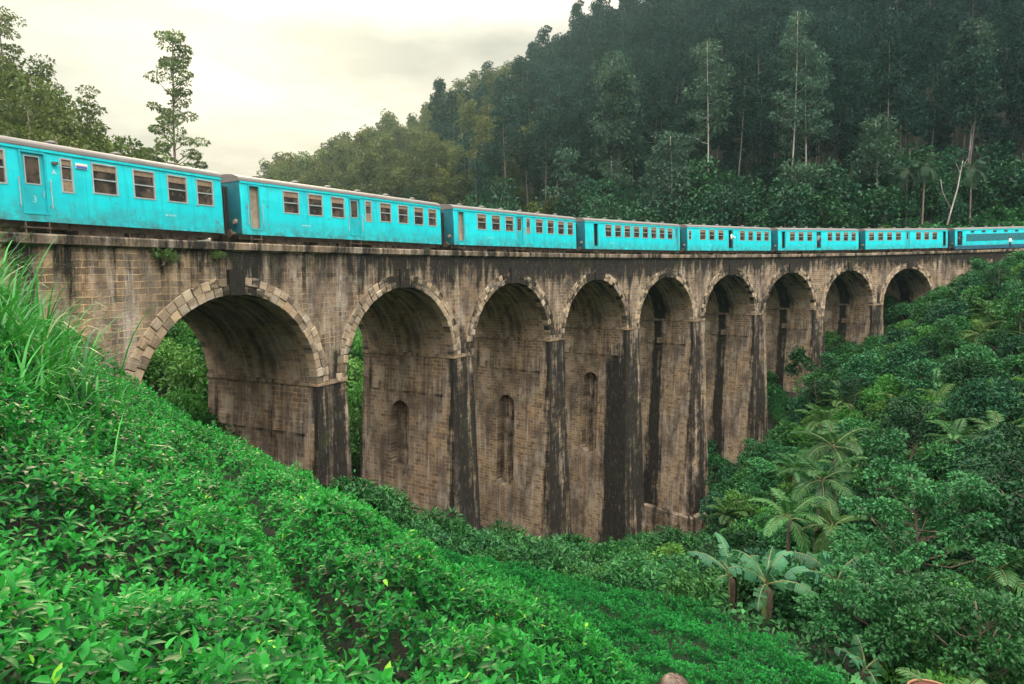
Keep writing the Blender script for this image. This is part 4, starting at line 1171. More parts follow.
# ------------------------------------------------------------------ jungle on the valley sides
def undergrowth():
    C, T = [], []
    poly = [(-14, 23), (-8, 27), (10, 52), (60, 84), (66, 78), (66, 40), (26, 10), (9, 8), (8.6, 13.5), (8, 18), (6.8, 22.5), (2, 25), (-3, 26), (-6, 22.6), (-9.4, 21)]
    n = 110000; x = rng.uniform(-15, 66, n); y = rng.uniform(8, 86, n); k = inpoly(x, y, poly) & ~on_bridge(x, y, -.3, 20)
    x, y = x[k], y[k]
    xb = rng.uniform(-40, 60, 40000); yb = rng.uniform(25, 110, 40000); s, o = bridge_coord(xb, yb); kb = (o > 8) & (o < 40)
    x = np.concatenate([x, xb[kb]]); y = np.concatenate([y, yb[kb]]); n = len(x)
    z = ground(x, y) + rng.uniform(0, .75, n) * (.5 + vnoise(x * .5, y * .5, 91))
    D = rdir(n, .5); L = rng.uniform(.18, .42, n)
    V, F = leaf_cards(np.stack([x, y, z], 1), D, rdir(n, 1.2), L, L * .5, .25)
    o = fast_mesh('undergrowth', V, [F], np.repeat(np.clip(rng.uniform(0, .8, n) + .4 * (vnoise(x * .3, y * .3, 92) - .5), 0, 1), 4), M['shrub'])
    tag(o, 'low green undergrowth covering the valley sides', 'undergrowth', kind='stuff')
undergrowth()

RIGHT = [(9.2, 12.5), (9, 17), (8.2, 21), (7, 26), (9, 36), (14, 50), (19, 57), (31, 67), (45, 76), (60, 82), (74, 84), (74, 50), (50, 26), (28, 9)]
CLEAR = []                                  # plan circles kept free for the plants set by hand
def clear(x, y): 
    m = on_bridge(x, y, -2.0, 9.5)
    for a, b, r in CLEAR: m |= (x - a) ** 2 + (y - b) ** 2 < r * r
    return m

# plants one can point to
def at(u, v, Y, veg=0.0):
    d = ray(u, v); return d[0] * Y, Y
for Y in range(27, 60, 3):                    # the sight line past the tallest pier stays low
    CLEAR += [((702 - 512) / FOC * Y, Y, 1.7), ((722 - 512) / FOC * Y, Y, 1.5)]
for i, (u, Y, h, n, ll, lab) in enumerate(((772, 23.5, 1.6, 8, 2.0, 'banana plant with brown dead leaves around its stem above the tea terrace'), (738, 25.5, 1.5, 6, 1.9, 'banana plant with one tall upright leaf beside the stone pier'), (845, 24, 2.2, 7, 2.0, 'banana plant standing under the slender palms'),
                                          (905, 24, 2.0, 5, 1.9, 'banana plant with a single broad leaf half hidden in the trees'), (880, 18.5, .8, 4, .95, 'small banana plant in shade beside the lowest tea rows'), (965, 11.2, .7, 4, 1.35, 'young banana plant with one long upright leaf by the brown tank'))):
    x = (u - 512) / FOC * Y; o = place(banana('banana_plant', h * 1.1, n + 1, ll * 1.05, .55), x, Y, float(ground(x, Y)), i * 1.9); tag(o, lab, 'banana plant', 'banana plants by the tea terrace'); CLEAR += [(x, Y, 1.7), (x * .94, Y * .94, 1.6), (x * .88, Y * .88, 1.3)]
for u, v, Y, h, n, fl, leafm, lab in ((822, 470, 33, 5.4, 13, 2.3, 'palm', 'tallest slender palm of the cluster above the banana plants'), (795, 490, 31, 4.3, 11, 2.1, 'palm', 'slender palm with pale drooping fronds, lower of the cluster'), (842, 440, 37, 5.6, 12, 2.4, 'palm', 'slender palm behind the palm cluster on the slope'),
                                     (838, 490, 30, 3.9, 10, 2.0, 'palm_yel', 'slender palm with yellowing hanging fronds'), (1015, 490, 24, 3.0, 14, 2.7, 'palm', 'dark palm with thick drooping fronds at the jungle edge'), (985, 635, 15, 1.0, 10, 1.7, 'palm_yel', 'low palm with yellow arching frond near the brown tank'),
                                     (1010, 400, 40, 1.6, 13, 2.6, 'palm', 'feathery palm on the upper part of the right slope'), (945, 385, 50, 1.0, 13, 2.4, 'palm_yel', 'yellow-green palm halfway up the right slope'), (985, 330, 60, 1.4, 13, 2.6, 'palm_yel', 'yellow-green palm below the power car'), (1015, 300, 66, 1.4, 13, 2.8, 'palm', 'bright green palm near the top of the right slope'),
                                     (905, 400, 54, .8, 12, 2.2, 'palm_yel', 'pale palm in the middle of the bush-covered slope'), (960, 290, 72, 1.2, 12, 2.6, 'palm', 'bushy palm just below the end of the viaduct'), (930, 430, 42, .9, 12, 2.1, 'palm_yel', 'low yellowing palm above the broad-leaved tree'), (985, 420, 38, 1.2, 12, 2.2, 'palm', 'mid-green palm beside the feathery palm')):
    x = (u - 512) / FOC * Y; o = place(palm('palm_tree', h, n, fl, .62 if fl > 2.2 else .5, M[leafm]), x, Y, float(ground(x, Y)) - .1, rng.uniform(0, 6)); tag(o, lab, 'palm', 'palms on the right slope'); CLEAR.append((x, Y, 1.3))


def broad_tree(h, cr, nc, per, leafm, ll=.15, cb=.4, r0=.14, cl=.5):
    return forest_tree('broadleaf_tree', h, cb, cr, nc, per, leafm, M['bark'], ll, r0, .42, .35, cl, .3)
for u, Y, h, cr, nc, lm, lab in ((925, 25.0, 7.0, 2.7, 46, 'broad', 'pale green broad-leaved tree rising above the jungle'), (985, 17.5, 4.4, 2.0, 36, 'broad', 'broad-leaved tree with flat leaf layers and a brown trunk'), (880, 20.5, 3.9, 1.7, 30, 'broad', 'small broad-leaved tree beside the hidden banana plant'), (1050, 27, 8.0, 3.0, 44, 'shrub_dark', 'dark broad-leaved tree behind the drooping palm')):
    x = (u - 512) / FOC * Y; o = place(broad_tree(h, cr * 1.15, int(nc * 1.5), 190, M[lm], ll=.105 + .0022 * Y), x, Y, float(ground(x, Y)) - .1, rng.uniform(0, 6)); tag(o, lab, 'tree'); CLEAR.append((x, Y, 1.2))

yp = [palm('young_palm', .5, 11, 1.9, .5, M[m], .09, (1.3, .1), 1.2, .06, 24) for m in ('palm', 'palm_yel', 'palm')]
scatter(yp, spread([(12, 27), (15, 48), (30, 64), (58, 80), (70, 78), (60, 50), (40, 30), (26, 18)], 46, 4.2, clear), 'young feathery palm growing among the shrubs of the right slope', 'palm', 'young palms among the shrubs', .8, 1.35, -.9)
st_ = [forest_tree('slope_tree', h, cb, cr, nc, 80, M[m], M['bark'], .19, .08, .5, .4, .42, .35) for h, cb, cr, nc, m in ((3.6, .4, 1.5, 34, 'broad'), (4.6, .5, 1.3, 30, 'shrub'), (3.0, .35, 1.5, 30, 'shrub_lime'), (5.2, .55, 1.5, 34, 'shrub_dark'))]
scatter(st_, spread([(11, 29), (15, 50), (30, 66), (58, 81), (70, 78), (60, 50), (40, 30), (26, 16), (16, 17)], 58, 3.6, clear), 'small ragged broad-leaved tree rising out of the shrubs of the right slope', 'tree', 'small trees on the right slope', .75, 1.2)
bA = [bush('shrub', 1.5, 1.9, 20, 190, .19, .09, M['shrub']) for _ in range(3)]
bB = [bush('dark_shrub', 1.4, 2.2, 19, 190, .18, .075, M['shrub_dark']) for _ in range(2)]
bC = [bush('lime_shrub', 1.2, 1.5, 16, 150, .22, .07, M['shrub_lime'], up=.8) for _ in range(2)]
pts = [p for p in spread(RIGHT, 430, 2.15, clear) if not (p[1] < 27 and p[0] < 13.5 and rng.random() < .6)]; random.shuffle(pts)
n = len(pts)
scatter(bA, pts[:int(n * .48)], 'mid-green rounded shrub on the jungle slope below the train', 'shrub', 'mid-green shrubs on the right slope', .75, 1.5)
scatter(bB, pts[int(n * .48):int(n * .72)], 'dark green shrub on the jungle slope below the train', 'shrub', 'dark shrubs on the right slope', .75, 1.6)
scatter(bC, pts[int(n * .72):], 'yellow-green shrub on the jungle slope below the train', 'shrub', 'lime shrubs on the right slope', .7, 1.3)
# scrub between the tea and the piers
SCR = [(-6, 23.2), (-3.4, 26.2), (2, 25.6), (6.8, 23.4), (8, 27), (11, 44), (14, 57), (5, 50), (-4, 39), (-8.5, 31)]
bD = [bush('scrub_bush', 1.1, 1.3, 14, 90, .22, .075, M['shrub']) for _ in range(3)]
scatter(bD, spread(SCR, 150, 1.5, lambda x, y: clear(x, y) | ((np.abs(bridge_coord(x, y)[0] - 48) < 3.5) & (bridge_coord(x, y)[1] > -4.5))), 'small bushy scrub between the tea terrace and the piers', 'bush', 'scrub at the foot of the piers', .7, 1.35)
UND = lambda x, y: ~((bridge_coord(x, y)[1] > -4) & (bridge_coord(x, y)[1] < 11) & (bridge_coord(x, y)[0] > 49) & (bridge_coord(x, y)[0] < 96)) | ((np.abs((bridge_coord(x, y)[0] + SP / 2) % SP - SP / 2) > AR - 1.2) & (bridge_coord(x, y)[1] > -1.5))
bF = [bush('scrub_bush', 1.3, 1.5, 16, 150, .2, .085, M['shrub']) for _ in range(2)]
scatter(bF, spread([(8, 55), (30, 62), (62, 76), (62, 96), (20, 84), (8, 70)], 110, 1.7, UND), 'leafy bush growing at the foot of the far arches', 'bush', 'bushes under the far arches', .7, 1.4)
# behind the viaduct and inside the first arch
BEH = [(-33, 30), (-24, 28), (-17, 36), (-10, 46), (4, 62), (20, 76), (40, 88), (64, 95), (60, 104), (20, 98), (-12, 84), (-40, 64)]
bE = [bush('green_shrub', 1.7, 2.4, 16, 95, .30, .12, M['shrub_lime']) for _ in range(2)]
scatter(bE, spread(BEH, 130, 2.9, lambda x, y: on_bridge(x, y, -20, 9.6)), 'green shrub on the slope behind the viaduct', 'shrub', 'shrubs behind the viaduct', .8, 1.5)
kE = [bush('green_shrub', 1.8, 2.3, 20, 170, .24, .09, M['shrub_lime']), bush('green_shrub', 1.6, 2.2, 20, 170, .22, .09, M['shrub'])]
kk_ = [children_of(q) for q in kE]
for i, (u, v, Y) in enumerate(((165, 375, 38), (205, 372, 38), (185, 345, 43), (150, 350, 42), (225, 405, 36), (245, 420, 37), (200, 318, 52), (165, 312, 52), (180, 410, 33), (215, 440, 33), (360, 400, 52), (352, 440, 48), (190, 395, 36))):
    x = (u - 512) / FOC * Y; o = kE[i] if i < 2 else copy_tree(kE[i % 2], kk_[i % 2]); top = float(ray(u, v)[2] * Y); g_ = float(ground(x, Y)); sc_ = rng.uniform(.9, 1.35)
    place(o, x, Y, g_ - .2, i * 1.3, sc_, max(sc_, min(2.6, (top - g_) / 2.0 + .25))); tag(o, 'leafy shrub seen through the first arches of the viaduct', 'shrub', 'shrubs seen through the first arches')
# plants rooted on the viaduct
for s, h, sc_, lab in ((-3.2, -.6, .42, 'small green plant rooted under the coping of the viaduct'), (-.9, -.55, .3, 'tiny green tuft growing in the wall above the first arch'), (97, -1.6, 1.0, 'bush growing on the viaduct wall past the last arch')):
    o = bush('wall_plant', 1.0, 1.0, 9, 70, .25 if sc_ < .6 else .3, .08, M['creeper'] if sc_ < .6 else M['shrub'], stems=3); p = B(s, -.12, h - .45 * sc_); place(o, *p, s, sc_); tag(o, lab, 'plant')
x, y = B(64.2, -1.2, 0)[:2]; o = bush('shrub', 1.3, 4.2, 16, 90, .3, .14, M['shrub_dark']); place(o, x, y, -9.5, 1); tag(o, 'dark bush climbing the pier of the seventh arch', 'shrub')

# ------------------------------------------------------------------ forest on the hill behind
def hill_ok(x, y):
    s, o = bridge_coord(x, y); return o < 22
FOR = [(-84, 205), (-60, 165), (-30, 135), (10, 128), (40, 122), (110, 116), (160, 118), (215, 150), (215, 250), (30, 250), (-20, 226), (-60, 216)]
fp = [forest_tree('forest_tree', h, cb, cr, nc, 95, M['forest'], M['bark_forest'], .5, .17, .62, .5, cl_, .6) for h, cb, cr, nc, cl_ in ((20, .42, 2.7, 30, 1.0), (24, .52, 3.0, 30, 1.15), (16, .30, 2.9, 30, 1.1), (22, .62, 2.9, 26, 1.2), (26, .5, 2.6, 32, 1.0))]
fo = [forest_tree('forest_tree', h, cb, cr, nc, 95, M['warm_lit_forest'], M['bark_forest'], .5, .17, .6, .5, 1.1, .5) for h, cb, cr, nc in ((19, .42, 2.8, 28), (22, .5, 2.6, 28))]
fpts = spread(FOR, 1150, 4.1, hill_ok)
fpts.sort(key=lambda p: p[1] + .0 * p[0])
vis = [p for p in fpts if abs(p[0]) < p[1] * .86]
is_o = lambda p: p[0] + 9 * math.sin(p[1] * 1.7) + 8 * math.sin(p[0] * 2.3) < .05 * p[1] - 14
near = [p for p in vis if not is_o(p)][:220]; near_o = [p for p in vis if is_o(p)][:75]; _s = set(near + near_o); rest = [p for p in vis if p not in _s] + [p for p in fpts if abs(p[0]) >= p[1] * .86]
fk = [children_of(p) for p in fp + fo]
mesh_pairs = [[c.data for c in k] for k in fk]
scatter(fp, near, 'tall dark plantation tree on the lower part of the wooded hill', 'tree', 'plantation trees on the hill', .78, 1.15, .3)
scatter(fo, near_o, 'tall plantation tree tinted with warm light on the low left end of the wooded hill', 'tree', 'plantation trees tinted with warm light', .78, 1.1, .3)


def forest_stuff(points):
    """the far plantation, which reads as one mass: instances of the same trees on the points of one object"""
    me = bpy.data.meshes.new('plantation_forest'); me.from_pydata([(x, y, float(ground(x, y)) - .3) for x, y in points], [], [])
    ix = me.attributes.new('kind_index', 'INT', 'POINT'); ix.data.foreach_set('value', np.array([rng.integers(5, 7) if is_o(p) else rng.integers(0, 5) for p in points], np.int32))
    ro = me.attributes.new('turn', 'FLOAT', 'POINT'); ro.data.foreach_set('value', rng.uniform(0, 6.28, len(points)).astype(np.float32))
    sc = me.attributes.new('size', 'FLOAT', 'POINT'); sc.data.foreach_set('value', rng.uniform(.8, 1.18, len(points)).astype(np.float32))
    o = bpy.data.objects.new('plantation_forest', me); COL.objects.link(o)
    ng = bpy.data.node_groups.new('forest_spread', 'GeometryNodeTree')
    ng.interface.new_socket('Geometry', in_out='INPUT', socket_type='NodeSocketGeometry'); ng.interface.new_socket('Geometry', in_out='OUTPUT', socket_type='NodeSocketGeometry')
    nd, lk = ng.nodes, ng.links; gi = nd.new('NodeGroupInput'); go = nd.new('NodeGroupOutput'); jn = nd.new('GeometryNodeJoinGeometry')
    def named(n, t):
        a = nd.new('GeometryNodeInputNamedAttribute'); a.data_type = t; a.inputs[0].default_value = n; return next(s for s in a.outputs if s.enabled and s.name == 'Attribute')
    kx = named('kind_index', 'INT'); tu = named('turn', 'FLOAT'); si = named('size', 'FLOAT')
    cb = nd.new('ShaderNodeCombineXYZ'); lk.new(tu, cb.inputs[2])
    for k, objs in enumerate(PROTO_FOREST):
        cmp_ = nd.new('FunctionNodeCompare'); cmp_.data_type = 'INT'; cmp_.operation = 'EQUAL'
        ia = [s for s in cmp_.inputs if s.type == 'INT']; lk.new(kx, ia[0]); ia[1].default_value = k
        for ob in objs:
            oi = nd.new('GeometryNodeObjectInfo'); oi.inputs['Object'].default_value = ob; oi.transform_space = 'ORIGINAL'
            ip = nd.new('GeometryNodeInstanceOnPoints'); lk.new(gi.outputs[0], ip.inputs['Points']); lk.new(cmp_.outputs[0], ip.inputs['Selection']); lk.new(oi.outputs['Geometry'], ip.inputs['Instance'])
            lk.new(cb.outputs[0], ip.inputs['Rotation']); lk.new(si, ip.inputs['Scale']); lk.new(ip.outputs[0], jn.inputs[0])
    lk.new(jn.outputs[0], go.inputs[0])
    md = o.modifiers.new('spread', 'NODES'); md.node_group = ng
    tag(o, 'dark plantation forest covering the upper hill', 'forest', kind='stuff')
PROTO_FOREST = fk
forest_stuff(rest)

# paler eucalyptus trees that stand out
for u, v, Y, h, cb, cr, nc, cl, lab in ((705, 205, 118, 34, .50, 3.4, 20, 1.3, 'tall thin eucalyptus with a forked pale trunk on the hill'), (786, 195, 116, 37, .42, 3.0, 20, 1.2, 'tallest white-trunked eucalyptus on the hill'), (803, 195, 117, 31, .40, 3.2, 20, 1.2, 'slimmer white-trunked eucalyptus beside the tallest one'),
                                       (612, 205, 128, 33, .25, 4.6, 44, 1.8, 'big pale-crowned eucalyptus in a warm haze at the forest edge'), (668, 210, 112, 20, .35, 4.2, 28, 1.6, 'round-crowned tree below the forked eucalyptus'), (872, 200, 112, 18, .5, 3.2, 22, 1.5, 'dome-crowned tree standing in front of the dark forest'), (795, 205, 108, 13, .45, 3.4, 22, 1.5, 'dome-crowned tree at the foot of the white trunks'),
                                       (960, 190, 125, 30, .4, 4.0, 30, 1.5, 'broad dark eucalyptus among the trees near the forest edge'), (560, 210, 130, 17, .3, 3.8, 28, 1.6, 'bushy tree left of the big pale eucalyptus')):
    x = (u - 512) / FOC * Y; o = forest_tree('eucalyptus_tree', h, cb, cr, int(nc * 1.3), 95, M['euca'], M['bark_pale'], .6, .2, .42, .5, cl * 1.25, .5); place(o, x, Y, float(ground(x, Y)) - .3, 0); tag(o, lab, 'tree')
# leaning dead trunk
dt = empty('dead_tree'); x = (940 - 512) / FOC * 106; place(dt, x, 106, float(ground(x, 106)) - .4); mb = MB()
mb.tube([(0, 0, 0), (.9, 0, 4), (1.9, 0, 8), (2.7, .2, 12.5)], [.15, .13, .10, .04], 8); mb.tube([(1.0, 0, 4.6), (-.4, .2, 7.5), (-.9, 0, 9.5)], [.08, .06, .03], 6); mb.build('trunk', M['bark_pale'], dt, smooth=True)
mb = MB(); mb.tube([(2.3, .1, 10.5), (1.6, .3, 12.3)], [.06, .02], 5); mb.tube([(2.6, .1, 11.5), (3.4, 0, 13)], [.05, .02], 5); mb.build('branch', M['bark_pale'], dt); tag(dt, 'leaning pale bare trunk above the train', 'dead tree')
for u, Y, h, lab in ((918, 104, 12, 'drooping palm beside the leaning bare trunk'), (902, 106, 11, 'tall palm left of the leaning bare trunk'), (965, 106, 11, 'palm standing right of the leaning bare trunk')):
    x = (u - 512) / FOC * Y; o = place(palm('palm_tree', h, 14, 3.2, .9, M['euca'], .13, (1.2, -.9), 1.5, .09, 24), x, Y, float(ground(x, Y)) - .2); tag(o, lab, 'palm')
# the brighter trees and bushes along the foot of the hill
FT = [(-40, 120), (-10, 108), (25, 104), (60, 100), (95, 96), (130, 92), (140, 110), (60, 124), (0, 128), (-40, 150)]
ft = [forest_tree('hillside_tree', h, .22, cr, 26, 70, M['shrub_dark'], M['bark'], .6, .2, .7, .4, 1.5, .4) for h, cr in ((9, 3.2), (7, 2.8), (11, 3.2))]
scatter(ft, spread(FT, 170, 3.2, lambda x, y: on_bridge(x, y, -20, 18)), 'bushy green tree at the foot of the wooded hill behind the train', 'tree', 'bushy trees at the hill foot', .6, 1.15)
fb = [bush('hillside_shrub', 1.9, 2.0, 16, 80, .45, .22, M['shrub']) for _ in range(2)]
scatter(fb, spread(FT, 280, 2.5, lambda x, y: on_bridge(x, y, -20, 12)), 'green shrub in the clearing between forest and train', 'shrub', 'shrubs at the hill foot', .7, 1.4)
# warm-toned wood on the left shoulder
LS = [(-84, 200), (-60, 150), (-34, 122), (-6, 112), (14, 122), (-10, 150), (-40, 205)]
lt = [forest_tree('shoulder_tree', h, .25, cr, 26, 70, M['hill_tree'], M['bark'], .7, .2, .7, .45, 1.5, .4) for h, cr in ((11, 3.4), (8, 3.0))]
scatter(lt, spread(LS, 110, 4.0), 'olive-green tree on the sloping shoulder behind the third carriage', 'tree', 'olive trees on the hill shoulder', .6, 1.1)
# skyline trees by the second carriage
for u, v, Y, h, lab in ((288, 190, 150, 5, 'small ragged tree on the skyline above the second carriage'), (308, 185, 160, 8, 'dark tree at the end of the forest skyline')):
    x = (u - 512) / FOC * Y; z = float(ray(u, v)[2] * Y); o = forest_tree('skyline_tree', h + z - float(ground(x, Y)), .5, 2.3, 20, 60, M['hill_tree'], M['bark'], .6, .18, .6, .5, 1.1, .4); place(o, x, Y, float(ground(x, Y))); tag(o, lab, 'tree')

# ------------------------------------------------------------------ trees behind the nearest carriage
x, Y = (181 - 512) / FOC * 78, 78
zb = float(ground(x, Y)); ht = float(ray(181, 33)[2] * Y) - zb
def lone():
    root = empty('eucalyptus_tree'); t = MB(); zz = np.linspace(-.5, ht, 12); px = .10 * np.sin(zz * .3); t.tube(np.stack([px, zz * 0, zz], 1), .26 * (1 - .85 * np.clip(zz / ht, 0, 1)), 8)
    clumps = []; n = 46
    for k in range(n):
        f = (k + .5) / n; z = ht * (.36 + .64 * f); R = 4.3 * (1 - .66 * f) * rng.uniform(.3, 1.0) * (1.15 if f < .35 else 1); a = rng.uniform(0, 6.28); c = np.array([R * math.cos(a) + np.interp(z, zz, px), R * math.sin(a), z]); s = rng.uniform(.6, 1.1)
        clumps.append((c, np.array([s, s, s * .4]))); b = np.array([np.interp(z - R * .7, zz, px), 0, max(z - R * .7 - .4, ht * .3)]); t.tube([b, (b + c) / 2 + [0, 0, -.15], c], [.07, .05, .015], 5)
    t.build('trunk', M['bark'], root, smooth=True); V, F, T = crown_from_clumps(clumps, 150, .34, .16, .1); fast_mesh('crown', V, F, T, M['hill_tree'], root); return root
tag(place(lone(), x, Y, zb), 'tall lone eucalyptus standing against the bright sky', 'tree')
for u, v, Y, cb, cr, nc, lab in ((14, 10, 62, .62, 2.3, 22, 'tall tree with an open crown at the top of the wooded knoll'), (99, 92, 60, .55, 1.3, 14, 'thin open-crowned tree on the slope of the knoll'), (55, 58, 64, .55, 1.5, 15, 'crooked thin tree on the edge of the knoll')):
    x = (u - 512) / FOC * Y; zb = float(ground(x, Y)); h = float(ray(u, v)[2] * Y) - zb; o = forest_tree('open_crowned_tree', h, cb, cr, nc, 100, M['hill_tree'], M['bark'], .28, .2, .4, .5, .8, .5); place(o, x, Y, zb); tag(o, lab, 'tree')
kn = [forest_tree('knoll_tree', h, .25, cr, 32, 105, M['hill_tree'], M['bark'], .32, .2, .55, .5, 1.1, .4) for h, cr in ((10, 3.2), (8, 3.0), (12, 3.3))]
kk = [children_of(p) for p in kn]; used = [0, 0, 0]
for i, (u, v, Y) in enumerate(((-20, 70, 62), (8, 62, 60), (30, 66, 63), (48, 78, 60), (68, 96, 62), (20, 95, 54), (-10, 100, 52), (50, 110, 53), (80, 118, 58), (30, 128, 48), (100, 132, 60), (0, 130, 47), (70, 135, 51), (118, 140, 62), (135, 146, 66), (150, 152, 70), (-40, 90, 58), (-60, 60, 66), (-80, 110, 50))):
    k = i % 3; x = (u - 512) / FOC * Y; zb = float(ground(x, Y)); h = float(ray(u, v)[2] * Y) - zb
    o = kn[k] if not used[k] else copy_tree(kn[k], kk[k]); used[k] = 1; hh = (10, 8, 12)[k]
    place(o, x, Y, zb - .3, rng.uniform(0, 6), max(.5, min(1.3, h / hh)), h / hh); tag(o, 'dense green tree on the wooded knoll behind the nearest carriage', 'tree', 'trees on the wooded knoll')
for u, v, Y, lab in ((157, 156, 68, 'small palm on the skyline left of the lone eucalyptus'),):
    x = (u - 512) / FOC * Y; zb = float(ground(x, Y)); h = float(ray(u, v)[2] * Y) - zb; tag(place(palm('palm_tree', h, 13, 2.2, .7, M['hill_tree'], .14, (1.2, -.7), 1.5, .09, 20), x, Y, zb), lab, 'palm')


# ------------------------------------------------------------------ people and small things
SKIN = simple_mat('brown_skin', (.22, .12, .075), .55, var=.1)
HAIR = simple_mat('brown_hair', (.045, .024, .017), .5, var=.5, scale=30)
CLOTH = {'white': simple_mat('white_cotton', (.75, .75, .75), .8, var=.06), 'navy': simple_mat('navy_trousers', (.02, .03, .06), .8), 'red': simple_mat('red_cotton', (.35, .05, .05), .8), 'grey': simple_mat('grey_cotton', (.2, .22, .25), .8)}


def person(label, shirt, trousers, loc, rz, arm=0.0, hair=None, group=None, detail=2, parent_matrix=None):
    root = empty('person'); J = {'pelvis': (0, 0, .95, .15), 'waist': (0, 0, 1.10, .135), 'chest': (0, -.01, 1.30, .16), 'neckb': (0, 0, 1.45, .085), 'neck': (0, -.01, 1.53, .06), 'head': (0, -.02, 1.64, .098), 'top': (0, -.01, 1.72, .082)}
    E = [('pelvis', 'waist'), ('waist', 'chest'), ('chest', 'neckb'), ('neckb', 'neck'), ('neck', 'head'), ('head', 'top')]
    for s, n in ((-1, 'l'), (1, 'r')):
        a = arm if s > 0 else 0.1
        J['sh' + n] = (s * .18, 0, 1.41, .07); J['el' + n] = (s * (.22 + .1 * a), -.22 * a, 1.15 + .08 * a, .047); J['wr' + n] = (s * (.24 + .1 * a), -.08 - .42 * a, .92 + .35 * a, .034); J['ha' + n] = (s * (.245 + .1 * a), -.11 - .5 * a, .84 + .42 * a, .034)
        J['hip' + n] = (s * .10, 0, .88, .10); J['kn' + n] = (s * .11, -.03, .49, .062); J['an' + n] = (s * .115, .01, .09, .045); J['to' + n] = (s * .13, -.16, .045, .038)
        E += [('chest', 'sh' + n), ('sh' + n, 'el' + n), ('el' + n, 'wr' + n), ('wr' + n, 'ha' + n), ('pelvis', 'hip' + n), ('hip' + n, 'kn' + n), ('kn' + n, 'an' + n), ('an' + n, 'to' + n)]
    names = list(J); me = bpy.data.meshes.new('body'); me.from_pydata([J[k][:3] for k in names], [(names.index(a), names.index(b)) for a, b in E], [])
    tmp = bpy.data.objects.new('tmp', me); COL.objects.link(tmp); sk = tmp.modifiers.new('skin', 'SKIN'); sk.use_smooth_shade = True
    for i, k in enumerate(names): me.skin_vertices[0].data[i].radius = (J[k][3], J[k][3] * (.72 if k in ('chest', 'waist', 'pelvis') else 1))
    me.skin_vertices[0].data[0].use_root = True
    sb = tmp.modifiers.new('sub', 'SUBSURF'); sb.levels = detail; sb.render_levels = detail
    bpy.context.view_layer.update(); bm_ = bpy.data.meshes.new_from_object(tmp.evaluated_get(bpy.context.evaluated_depsgraph_get())); bpy.data.objects.remove(tmp)
    bm_.materials.clear()
    for m in (SKIN, shirt, trousers, M['rubber']): bm_.materials.append(m)
    for p in bm_.polygons:
        c = p.center; ax = abs(c.x); p.use_smooth = True
        p.material_index = 3 if c.z < .10 else 2 if c.z < .98 and ax < .21 else 1 if c.z < 1.47 and (ax < .215 or c.z > 1.12) else 0
    b = bpy.data.objects.new('body', bm_); COL.objects.link(b); b.parent = root
    # hair: a cap of strands over the back and top of the skull
    h = MB(); 
    for a in np.linspace(0, 2 * math.pi, 90, endpoint=False):
        low = .55 if -2.4 < ((a + math.pi / 2 + math.pi) % (2 * math.pi) - math.pi) < -.0 and False else 1.0
        for f in (.0, .35):
            front = math.sin(a) < -.3; e1 = 1.0 if front else 1.75
            ths = np.linspace(.02 + f * .5, e1 + rng.uniform(-.08, .12), 7); rr = .118 + rng.uniform(0, .01)
            h.tube([(rr * .86 * math.sin(t) * math.cos(a + .25 * t), -.012 + rr * math.sin(t) * math.sin(a + .25 * t), 1.672 + rr * 1.02 * math.cos(t)) for t in ths], [.011, .012, .012, .012, .011, .009, .004], 5)
    h.build('hair', hair or HAIR, root, smooth=True)
    # face
    f = MB()
    for s in (-1, 1): f.tube([(s * .034, -.118, 1.655), (s * .034, -.108, 1.655)], .012, 8)
    f.build('eyes', M['rubber'], b)
    f = MB(); f.tube([(0, -.112, 1.665), (0, -.128, 1.632), (0, -.113, 1.618)], [.008, .014, .010], 7)
    for s in (-1, 1): f.tube([(s * .098, -.01, 1.66), (s * .106, .0, 1.645), (s * .097, -.005, 1.625)], [.012, .018, .010], 7)
    f.build('nose_and_ears', SKIN, b, smooth=True)
    f = MB(); f.tube([(-.026, -.108, 1.59), (0, -.114, 1.588), (.026, -.108, 1.59)], [.004, .007, .004], 6); f.build('mouth', CLOTH['red'], b)
    # hands: palm is the body mesh's end, with four fingers and a thumb
    for s, n in ((-1, 'l'), (1, 'r')):
        w = Vector(J['wr' + n][:3]); hd = Vector(J['ha' + n][:3]); d = (hd - w).normalized(); side = Vector((0, 1, 0)) if abs(d.y) < .7 else Vector((0, 0, 1)); side = (side - d * side.dot(d)).normalized(); inn = d.cross(side)
        g = MB()
        for q, L in enumerate((.062, .075, .080, .070)):
            o0 = hd + side * (q - 1.5) * .018 + d * .0; g.tube([o0, o0 + d * L * .55, o0 + d * L + inn * s * .02 * -1], [.0105, .0095, .007], 6)
        o0 = w + d * .035 - side * .03; g.tube([o0, o0 - side * .022 + d * .03, o0 - side * .025 + d * .062], [.012, .011, .008], 6)
        g.build('fingers', SKIN, b, smooth=True)
    if parent_matrix is not None:
        mw = parent_matrix; root.location = mw.translation; root.rotation_euler = mw.to_euler()
    else: place(root, *loc, rz)
    tag(root, label, 'person', group)
    return root


